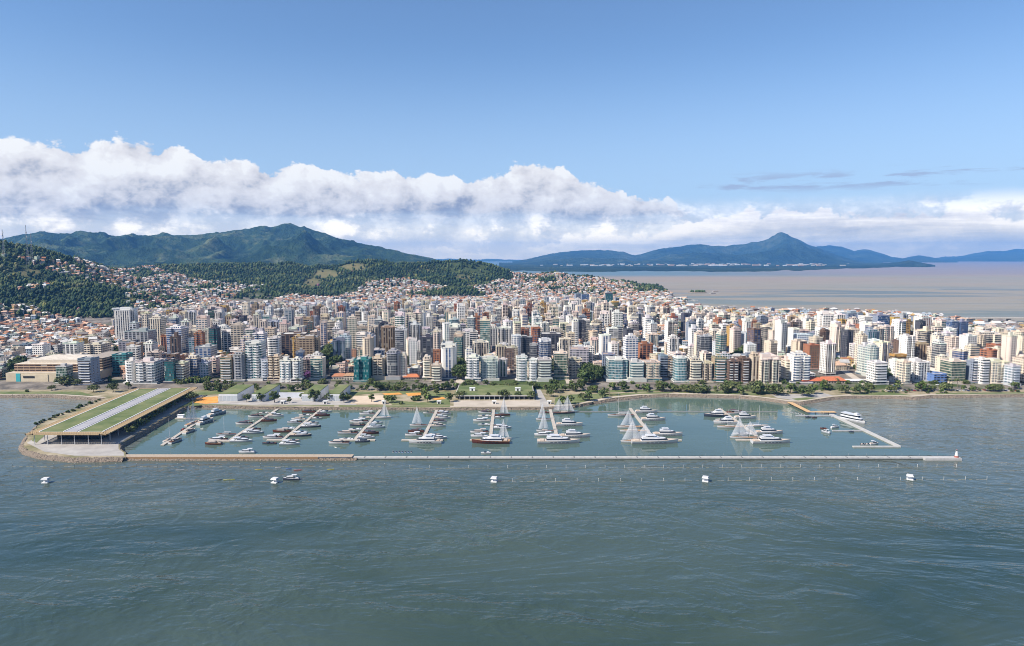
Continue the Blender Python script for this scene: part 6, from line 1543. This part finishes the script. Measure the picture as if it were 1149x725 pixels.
Pf = np.concatenate([pts[idx], zz[idx][:, None] - .5], 1)
S = rng.uniform(2.6, 7.6, len(Pf)) * np.where(Pf[:, 1] > 2150, 1.15, 1.0)
tone = fbm(Pf[:, 0] / 70.0, Pf[:, 1] / 70.0, 3)
ci = np.clip((tone * 9 - 2.3 + rng.normal(0, 1.1, len(Pf))).astype(int), 0, 5); C = GRN[ci]
fl_ = rng.random(len(Pf)); C[fl_ < .0008] = (.16, .07, .09); C[(fl_ > .006) & (fl_ < .02)] = (.13, .13, .04)
forest_mesh('forest', Pf, S, C, Pf[:, 1] < 2200, 'dense dark green forest covering the hills behind the city')
print('forest', len(Pf))
# greenery in the gaps between the blocks
gp = []
for (x, y, z, u, v, _, dn) in cand:
    for k in range(2 if v > 352 else 1):
        if rng.random() < .5: gp.append((x + rng.uniform(-20, 20), y - rng.uniform(10, 22), z))
gp = np.array(gp); gs = rng.uniform(2.2, 4.6, len(gp)); gc_ = GRN[rng.integers(1, 6, len(gp))]
forest_mesh('street_greenery', gp, gs, gc_, gp[:, 1] < 1500, 'small street trees and shrubs between the buildings of the city')

# individual trees: a few kinds, each trunk, limbs and a crown of many small leaf faces
def leaf_crown(seed, R0, H0, H1, n_clump, n_leaf, cols, flat_=.8, size=.55):
    r = random.Random(seed); m_ = MB()
    for c_ in range(n_clump):
        t = r.uniform(0, 6.283); q = math.sqrt(r.random()); zc = H0 + (H1 - H0) * r.uniform(.12, .92)
        k = 1 - abs((zc - H0) / (H1 - H0) - .45) ** 1.6 * 1.3
        cx, cy = R0 * q * k * math.cos(t), R0 * q * k * math.sin(t); cr = R0 * r.uniform(.22, .42); cc = r.choice(cols); cj = r.uniform(.75, 1.3)
        for l in range(n_leaf):
            d = Vector((r.gauss(0, 1), r.gauss(0, 1), r.gauss(0, 1))).normalized() * cr * r.uniform(.55, 1.05)
            p = Vector((cx + d.x, cy + d.y, zc + d.z * flat_)); nn_ = (d.normalized() + Vector((r.uniform(-.5, .5), r.uniform(-.5, .5), r.uniform(0, .7)))).normalized()
            a = nn_.orthogonal().normalized(); b_ = nn_.cross(a); s = size * r.uniform(.7, 1.3)
            j = cj * r.uniform(.8, 1.25)
            m_.face([p - a * s, p - b_ * s * .7, p + a * s, p + b_ * s * .7], 'foliage', tuple(x * j for x in cc))
    return m_
def trunk_mesh(seed, h, r0, limbs, R0):
    r = random.Random(seed); m_ = MB(); top = Vector((r.uniform(-.3, .3), r.uniform(-.3, .3), h))
    m_.tube((0, 0, -.4), top * .55, r0, r0 * .7, 'bark', (.11, .085, .065), 7); m_.tube(top * .55, top, r0 * .7, r0 * .35, 'bark', (.11, .085, .065), 6)
    for i in range(limbs):
        t = i * 6.283 / limbs + r.uniform(-.4, .4); b0 = top * r.uniform(.5, .85)
        m_.tube(b0, b0 + Vector((math.cos(t) * R0 * .7, math.sin(t) * R0 * .7, h * .45)), r0 * .4, r0 * .12, 'bark', (.11, .085, .065), 5)
    return m_
DKG = [(.042, .066, .024), (.062, .090, .030), (.088, .115, .038)]
OLV = [(.075, .092, .032), (.10, .115, .043), (.13, .135, .056)]
LGT = [(.06, .10, .022), (.085, .13, .03), (.11, .15, .04)]
PUR = [(.16, .07, .19), (.21, .10, .24), (.13, .06, .14)]
def tree_proto(kind, seed):
    if kind == 'round': R0, H0, H1, th, n, cols, w2 = 3.3, 2.2, 7.6, 4.2, 26, DKG + OLV[:1], 'round_tree'
    elif kind == 'spread': R0, H0, H1, th, n, cols, w2 = 5.4, 2.8, 7.4, 4.0, 38, OLV + DKG[1:], 'spreading_tree'
    elif kind == 'light': R0, H0, H1, th, n, cols, w2 = 3.0, 1.8, 6.6, 3.8, 24, LGT + OLV, 'light_green_tree'
    elif kind == 'big': R0, H0, H1, th, n, cols, w2 = 6.4, 3.4, 13.0, 7.5, 52, DKG, 'large_tree'
    elif kind == 'purple': R0, H0, H1, th, n, cols, w2 = 5.0, 3.0, 8.6, 5.0, 34, PUR, 'flowering_tree'
    elif kind == 'shrub': R0, H0, H1, th, n, cols, w2 = 1.9, .2, 2.4, 1.2, 14, DKG + OLV, 'shrub'
    elif kind == 'young': R0, H0, H1, th, n, cols, w2 = 1.8, 1.8, 5.0, 3.2, 14, OLV + LGT[:1], 'young_tree'
    else:
        r = tag(empty('palm_tree'), 'palm', 'palm'); m_ = MB(); rr = random.Random(seed); hh = 7.5
        m_.tube((0, 0, -.3), (.2, .1, hh), .24, .16, 'bark', (.17, .14, .11), 6); m_.build('trunk', r)
        m_ = MB()
        for i in range(13):
            t = i * 6.283 / 13 + rr.uniform(-.2, .2); up = rr.uniform(.1, 1.2); pr = Vector((.2, .1, hh)); d = Vector((math.cos(t), math.sin(t), 0)); sd = Vector((-d.y, d.x, 0))
            for k in range(4):
                nx = pr + d * .8 + Vector((0, 0, up - k * .55)) * .8; w0, w1 = .45 - .08 * k, .4 - .11 * k
                for s in (-1, 1): m_.face([pr, pr + sd * s * w0 - Vector((0, 0, .15)), nx + sd * s * max(w1, .03) - Vector((0, 0, .15)), nx][::s], 'foliage', rr.choice(OLV + LGT[:1]))
                pr = nx
        m_.build('crown', r); return r
    r = tag(empty(w2), w2, 'tree'); trunk_mesh(seed, th, .16 + th * .03, 5 if kind != 'shrub' else 3, R0).build('trunk', r)
    leaf_crown(seed, R0, H0, H1, n, 15, cols, .75, .62 if kind != 'big' else .85).build('crown', r); return r
PROTO = {}
TGRP = 'trees and shrubs of the waterfront'
KW = dict(round='round dark green tree', spread='broad spreading olive tree', light='light green tree', big='large dark tree', purple='purple flowering tree', shrub='low dense shrub', young='thin young tree', palm='palm tree')
n_tree = 0; R_ = random.Random(8)
def where(u, v, z):
    ref = near_ref(u)
    if v > 456 and u < 215: return 'on the bank of the grass roofed pavilion'
    if v > 446: return f'by the quay below {ref}'
    if v > 437.3: return f'in the park below {ref}'
    if v > 428: return f'on the avenue below {ref}'
    return f'in the gap near {ref}'
def plant(kind, u, v, s=1.0, z=None, xy=None):
    global n_tree
    zz_ = PZ if z is None else z
    p = g(u, v) if xy is None else Vector((xy[0], xy[1], 0))
    key = (kind, R_.randrange(2 if kind in ('palm', 'purple') else 3))
    if key not in PROTO: t = PROTO[key] = tree_proto(kind, 500 + len(PROTO) * 7)
    else: t = copy_tree(PROTO[key])
    s *= R_.uniform(1.0, 1.45); t.location = (p.x, p.y, zz_); t.rotation_euler = (0, 0, R_.uniform(0, 6.28)); t.scale = (s * R_.uniform(.9, 1.1), s * R_.uniform(.9, 1.1), s)
    sw_ = 'small ' if s < 1.0 else 'tall ' if s > 1.4 else ''
    tag(t, f'{sw_}{KW[kind]} {where(u, v, zz_)}', 'tree' if kind not in ('shrub', 'palm') else kind, TGRP); n_tree += 1
for k, u, v, s in (('round', 277, 451, 1), ('round', 293, 450.5, 1.1), ('round', 308, 451.5, 1.25), ('young', 324.5, 452.5, 1.2), ('light', 339, 449, .9), ('round', 353, 450.5, 1.2), ('round', 369, 450, 1.1), ('round', 386, 452, 1), ('spread', 390, 450, .7), ('young', 417, 451, 1.3),
                   ('light', 434, 452, 1.1), ('round', 441, 452, .9), ('shrub', 450, 453.5, 1.1), ('light', 478, 447, 1.3), ('light', 480, 452, 1.2), ('round', 504, 451, .9), ('spread', 516, 447.5, .8), ('round', 548, 447.5, .9), ('spread', 564, 448, .9), ('round', 581, 447.8, .9), ('spread', 597, 448, .8),
                   ('round', 423, 439, 1.1), ('light', 411, 438, 1), ('spread', 450, 438.5, .9), ('round', 474, 438.5, 1.2), ('light', 490, 443.5, 1), ('round', 499, 438, 1), ('shrub', 464, 449.5, 1.6), ('shrub', 469, 449.5, 1.5), ('spread', 617, 445, .8), ('round', 623, 441, 1), ('light', 631, 453.3, .9), ('round', 640, 453.6, 1), ('spread', 654, 449.5, .9), ('round', 660, 450, .9),
                   ('round', 676, 446.8, 1), ('light', 668, 441, .9), ('spread', 643, 439, .9), ('round', 651, 438.6, 1), ('palm', 684, 444, 1), ('round', 698, 440, 1.15), ('light', 687, 438, 1), ('spread', 743, 439.5, 1), ('round', 752, 438.5, 1), ('spread', 769, 440, .9), ('light', 781, 439, 1.1), ('round', 794, 441, 1), ('spread', 812, 441.5, 1.25), ('spread', 819, 440.5, 1.2), ('light', 831, 443, 1.2), ('spread', 850, 442, 1.3), ('round', 853, 442.5, 1.1), ('spread', 869, 443.5, 1.1), ('light', 876, 442, 1),
                   ('light', 887, 441.5, 1.3), ('big', 900, 444.5, .78), ('spread', 906, 445, 1.1), ('light', 912, 442, 1.2), ('light', 925, 438, 1.2), ('spread', 948, 441.5, 1.1), ('young', 957, 442, 1.2), ('round', 965, 442, 1), ('spread', 975, 440, 1), ('light', 1034, 439.5, 1.3), ('light', 1029, 439, 1), ('spread', 1061, 438, .8), ('palm', 1074, 436.5, 1.1), ('light', 1139, 437, 1.1), ('palm', 1012, 440, 1),
                   ('spread', 72, 434.5, 1.3), ('light', 77, 434, 1.2), ('spread', 88, 434.5, 1.1), ('spread', 105, 440, 1), ('spread', 127, 440, 1.1), ('young', 144, 437, 1.3), ('shrub', 30, 440, 1), ('spread', 58, 438, .7), ('purple', 341, 424, 1.1), ('purple', 346, 426, .9), ('spread', 210, 447, 1), ('spread', 214, 450, 1.1), ('light', 234, 438.5, 1), ('round', 246, 438, .9), ('light', 262, 438.5, .9)):
    plant(k, u, v, s)
for i in range(13):                        # under the pavilion's inner eave
    t = i / 12; plant('round' if i % 3 else 'spread', 146 + 62 * t, 487.5 - 40 * t, .8)
for i in range(15):                        # dark shrubs along the seaward bank
    t = i / 14; plant('shrub', 40 + 72 * t + R_.uniform(-1, 1), 476 - 26.5 * t + R_.uniform(-.7, .7), R_.uniform(.55, .9))
for i in range(230):                        # park strip
    u = R_.uniform(225, 1149); v = R_.choice([436.8, 437.6, 438.4, 439.4, 440.2 if u > 640 else 438, 441.3 if u > 760 else 437]) + R_.uniform(-.3, .3)
    if 505 < u < 604: v = R_.uniform(436.2, 436.8)
    plant(R_.choice(['round', 'light', 'spread', 'young', 'shrub', 'shrub', 'light', 'palm']), u, v, .76)
for i in range(80):                        # avenue edge at the foot of the towers
    u = R_.uniform(150, 1149); plant(R_.choice(['round', 'light', 'light', 'spread', 'shrub', 'palm']), u, R_.uniform(432.2, 433.2), .72)
for i in range(14): plant('light', R_.uniform(196, 236), R_.uniform(430, 432.5), 1.0)
more = []
for (a, b_, c_, d_) in GREEN[:3] + GREEN[4:]:
    n_ = int(c_ * d_ * .16) + 3
    for k in range(n_):
        t, q = R_.uniform(0, 6.28), math.sqrt(R_.random()); u, v = a + c_ * q * math.cos(t), b_ + d_ * q * math.sin(t)
        p = at(u, v, 4); z = float(land_z([p.x], [p.y])[0])
        if any((p.x - x) ** 2 + (p.y - y) ** 2 < (rr * .8) ** 2 for x, y, rr in occ): continue
        if n_tree < 620: plant(R_.choice(['big', 'big', 'spread', 'light']), u, v, .95 if v > 400 else .8, z, (p.x, p.y))
        else: more.append((p.x, p.y, z))
print('trees', n_tree, 'more', len(more))

# ------------------------------------------------------------------ traffic
CARC = [('white', (.62, .62, .62)), ('silver', (.38, .39, .40)), ('black', (.02, .02, .022)), ('red', (.35, .03, .025)), ('dark blue', (.03, .05, .14)), ('grey', (.16, .16, .17))]
CPR = {}
def car(x, y, z, ci_, rz, lab_):
    nm, col = CARC[ci_]
    if ci_ not in CPR:
        r = empty('car'); m_ = MB(); m_.box(0, 0, .32, 4.3, 1.75, .55, 'gloss', col, bottom=True, taper=.97); m_.build('body', r)
        m_ = MB(); m_.box(-.2, 0, .87, 2.4, 1.6, .52, 'darkglass', (0, 0, 0), topmat='gloss', topcol=col, taper=.8); m_.build('cabin', r)
        for sx in (-1.3, 1.3):
            for sy in (-.8, .8): m_ = MB(); m_.tube((sx, sy - .1, .32), (sx, sy + .1, .32), .32, .32, 'plaster', (.02, .02, .02), 8); m_.build('wheel', r)
        CPR[ci_] = r
    else: r = copy_tree(CPR[ci_])
    r.location = (x, y, z); r.rotation_euler = (0, 0, rz); tag(r, lab_, 'car', 'cars on the avenue and the car parks')
for i in range(70):
    u = R_.uniform(0, 1149); v = R_.choice([434.2, 434.6, 435.3, 435.7, 430.3, 431.3]); p = g(u, v); k = R_.choice([0, 0, 1, 1, 2, 3, 4, 5])
    car(p.x, p.y, PZ + .08, k, 0 if v > 434.9 or 430 < v < 430.9 else math.pi, f'{CARC[k][0]} car driving on the avenue below {near_ref(u)}')
for i in range(42):
    row, c_ = divmod(i, 14); u, v = 20 + c_ * 5.2 + R_.uniform(-.8, .8), 427.8 + row * 1.0; p = g(u, v); k = R_.choice([0, 1, 2, 3, 4, 4, 5])
    car(p.x, p.y, PZ + .05, k, math.pi / 2, f'{CARC[k][0]} car in the car park before the mall')
for i in range(44):
    u = 995 + i * 3.4 + R_.uniform(-1, 1); v = 438.2 + (i % 2) * .7; p = g(u, v); k = R_.choice([0, 0, 1, 2, 3, 4, 5])
    car(p.x, p.y, PZ + .05, k, R_.uniform(1.3, 1.7), f'{CARC[k][0]} car parked along the shore below {near_ref(u)}')
for u, v, nm, col in ((232, 431, 'blue', (.05, .1, .3)), (1056, 434.4, 'white', (.6, .6, .6)), (1004, 435.5, 'blue', (.06, .12, .32))):
    p = g(u, v); r = tag(empty('bus', (p.x, p.y, PZ + .08)), f'{nm} city bus on the avenue below {near_ref(u)}', 'bus')
    m_ = MB(); m_.box(0, 0, .4, 11.5, 2.5, 2.7, 'gloss', col, bottom=True); m_.build('body', r)
    m_ = MB(); m_.box(0, 0, 1.5, 11.56, 2.56, 1.0, 'darkglass', (0, 0, 0)); m_.build('window', r)
    for sx in (-3.6, 3.6):
        for sy in (-1.1, 1.1): m_ = MB(); m_.tube((sx, sy - .15, .48), (sx, sy + .15, .48), .48, .48, 'plaster', (.02, .02, .02), 8); m_.build('wheel', r)

# ------------------------------------------------------------------ distant landmarks
def mast(u, vt, y, lab_, arms):
    x = (u - CU) / FPX * y * CP; z0 = float(land_z([x], [y])[0]); h = at_y(u, vt, y).z - z0
    r = tag(empty('antenna_mast', (x, y, z0)), lab_, 'antenna mast', 'masts on the wooded hill')
    m_ = MB(); b_ = 1.9 + h * .02
    for k in range(3):
        a = k * 2.094; m_.tube((b_ * math.cos(a), b_ * math.sin(a), -1), (.35 * math.cos(a), .35 * math.sin(a), h), .3, .18, 'metalpaint', (.34, .33, .35), 5)
    for i in range(14):
        t = i / 14; rr = b_ + (.35 - b_) * t; rn = b_ + (.35 - b_) * (t + 1 / 14)
        for k in range(3):
            a, a2 = k * 2.094, (k + 1) * 2.094
            m_.tube((rr * math.cos(a), rr * math.sin(a), h * t), (rn * math.cos(a2), rn * math.sin(a2), h * (t + 1 / 14)), .13, .13, 'metalpaint', (.34, .33, .35), 4)
    m_.build('lattice', r)
    for i in range(arms):
        m_ = MB(); a = i * 2.1; zz_ = h * (.72 + .2 * i / max(1, arms)); c_ = Vector((math.cos(a) * 1.1, math.sin(a) * 1.1, zz_)); m_.tube(c_, c_ + Vector((math.cos(a) * .8, math.sin(a) * .8, 0)), 1.5, 1.6, 'plaster', (.6, .6, .6), 10); m_.build('dish_antenna', r)
mast(4.5, 257.5, 1890, 'short lattice mast with dishes at the crest of the wooded hill', 4)
mast(31, 252.5, 1880, 'tall slender lattice mast on the wooded hill', 2)
mast(36, 262, 1915, 'small lattice mast standing beside the tall slender one', 1)
# arena and quay sheds at the far bay
p = at(762, 349.5, 4); r = tag(empty('arena', (p.x, p.y, 3)), 'low white domed arena on the shore of the far bay', 'arena')
m_ = MB(); N = 28
for i in range(N):
    a, b_ = 6.2832 * i / N, 6.2832 * (i + 1) / N
    m_.face([(34 * math.cos(a), 24 * math.sin(a), -2), (34 * math.cos(b_), 24 * math.sin(b_), -2), (34 * math.cos(b_), 24 * math.sin(b_), 8), (34 * math.cos(a), 24 * math.sin(a), 8)], 'facade_ribbon', (.5, .5, .5), (.06, .07, .08), .4, [(a * 30, 0), (b_ * 30, 0), (b_ * 30, 8), (a * 30, 8)])
m_.build('wall', r); m_ = MB()
for j in range(5):
    t0, t1 = j / 5 * 1.5708, (j + 1) / 5 * 1.5708
    for i in range(N):
        a, b_ = 6.2832 * i / N, 6.2832 * (i + 1) / N; P = lambda t, q: (36 * math.cos(t) * math.cos(q), 26 * math.cos(t) * math.sin(q), 8 + 7 * math.sin(t))
        m_.face([P(t0, a), P(t0, b_), P(t1, b_), P(t1, a)], 'plaster', (.66, .67, .68))
m_.build('roof', r)
for i, (u, v, w_, lab_) in enumerate(((742, 343.5, 44, 'long pale shed on the pier of the far bay'), (754, 340.6, 36, 'pale shed at the pier end near the headland tip'), (782, 352.6, 50, 'long white roofed shed beside the domed arena'), (808, 353.6, 42, 'flat pale shed on the shore behind the brick brown tower'))):
    p = at(u, v, 3); r = tag(empty('quay_shed', (p.x, p.y, 2.5), .1), lab_, 'shed', 'sheds on the far bay shore')
    m_ = MB(); m_.box(0, 0, -6, w_, 18, 12, 'plaster', (.5, .48, .46)); m_.build('wall', r); m_ = MB(); m_.box(0, 0, 6, w_ + 2, 20, 1.2, 'plaster', (.62, .62, .63), taper=.9); m_.build('roof', r)
q = [at(u, v, 1.2) for u, v in ((716, 341), (742, 333.5), (770, 332.6), (772, 333.8), (748, 336.5), (760, 346), (740, 348))]
m_ = MB(); m_.prism(ccw([(a.x, a.y) for a in q]), -3, 1.4, 'rock', (.3, .28, .25), 'concrete', (.36, .33, .3)); struct(m_.build('pier_ground'))
for i, (u, v) in enumerate(((744, 337.6), (749, 338.6), (754, 337.2), (779, 337.4), (772, 336.0), (803, 327.0), (800, 329.4))):
    p = at(u, v, .5); make_boat('cruiser', (p.x, p.y), R_.uniform(-.6, .6), 26, 'white boat anchored in the far bay off the pier', HW, CRM, WHT, name='far_boat', group='boats anchored in the far bay', cat='boat')
# wooded islet
p = at(783, 328.4, 0); r = tag(empty('islet', (p.x, p.y, 0)), 'small dark wooded islet in the far bay', 'islet')
m_ = MB(); rr = [(44 * (1 + R_.uniform(-.2, .2)) * math.cos(t * .3927), 24 * (1 + R_.uniform(-.2, .2)) * math.sin(t * .3927)) for t in range(16)]
m_.prism(rr, -2, 3.0, 'rock', (.2, .18, .15), 'lawn', (.1, .1, .1), top_poly=[(a * .85, b_ * .85) for a, b_ in rr]); m_.build('rock_base', r)
m_ = MB(); rs = random.Random(4)
for i in range(34):
    a, q_ = rs.uniform(0, 6.28), math.sqrt(rs.random()); v_, f_ = TPL[i % 6]; c_ = rs.choice(DKG); s = rs.uniform(5, 8)
    for t in f_: m_.face([Vector(v_[k]) * s + Vector((34 * q_ * math.cos(a), 17 * q_ * math.sin(a), 2)) for k in t], 'foliage', c_)
m_.build('tree_canopy', r)
# road bridge leaving the shore
pa = at_y(1082, 366.5, 1575); zb = max(9.0, pa.z)
r = tag(empty('road_bridge', (pa.x, 1575, 0)), 'long low concrete road bridge leaving the city over the far bay', 'bridge')
m_ = MB(); m_.box(430, 0, zb - 1.8, 880, 13, 1.8, 'concrete', (.36, .33, .3), bottom=True); m_.build('deck', r)
for s in (-1, 1): m_ = MB(); m_.box(430, s * 6.3, zb, 880, .35, 1.0, 'concrete', (.45, .43, .4)); m_.build('parapet', r)
for i in range(15): m_ = MB(); m_.box(18 + i * 42, 0, -4, 4.5, 10, zb + 2.2, 'concrete', (.3, .28, .26)); m_.build('pier', r)
# the town on the far shore, too small and many to count
m_ = MB(); rs = random.Random(12)
for i in range(230):
    u = rs.choice([rs.gauss(722, 40), rs.gauss(810, 30), rs.uniform(600, 960), rs.gauss(905, 15)]); y = rs.uniform(9800, 13500)
    if not 585 < u < 985: continue
    x = (u - CU) / FPX * y * CP; s = rs.uniform(18, 50); c_ = rs.choice([(.52, .52, .5), (.42, .38, .32), (.54, .52, .48), (.36, .25, .18)])
    m_.T = Matrix.Translation((x, y, 14)); m_.box(0, 0, 0, s * rs.uniform(.8, 2.0), s, rs.uniform(8, 20), 'plaster', c_)
struct(m_.build('far_town'), 'stuff', 'white specks of a town along the far shore below the blue mountains')
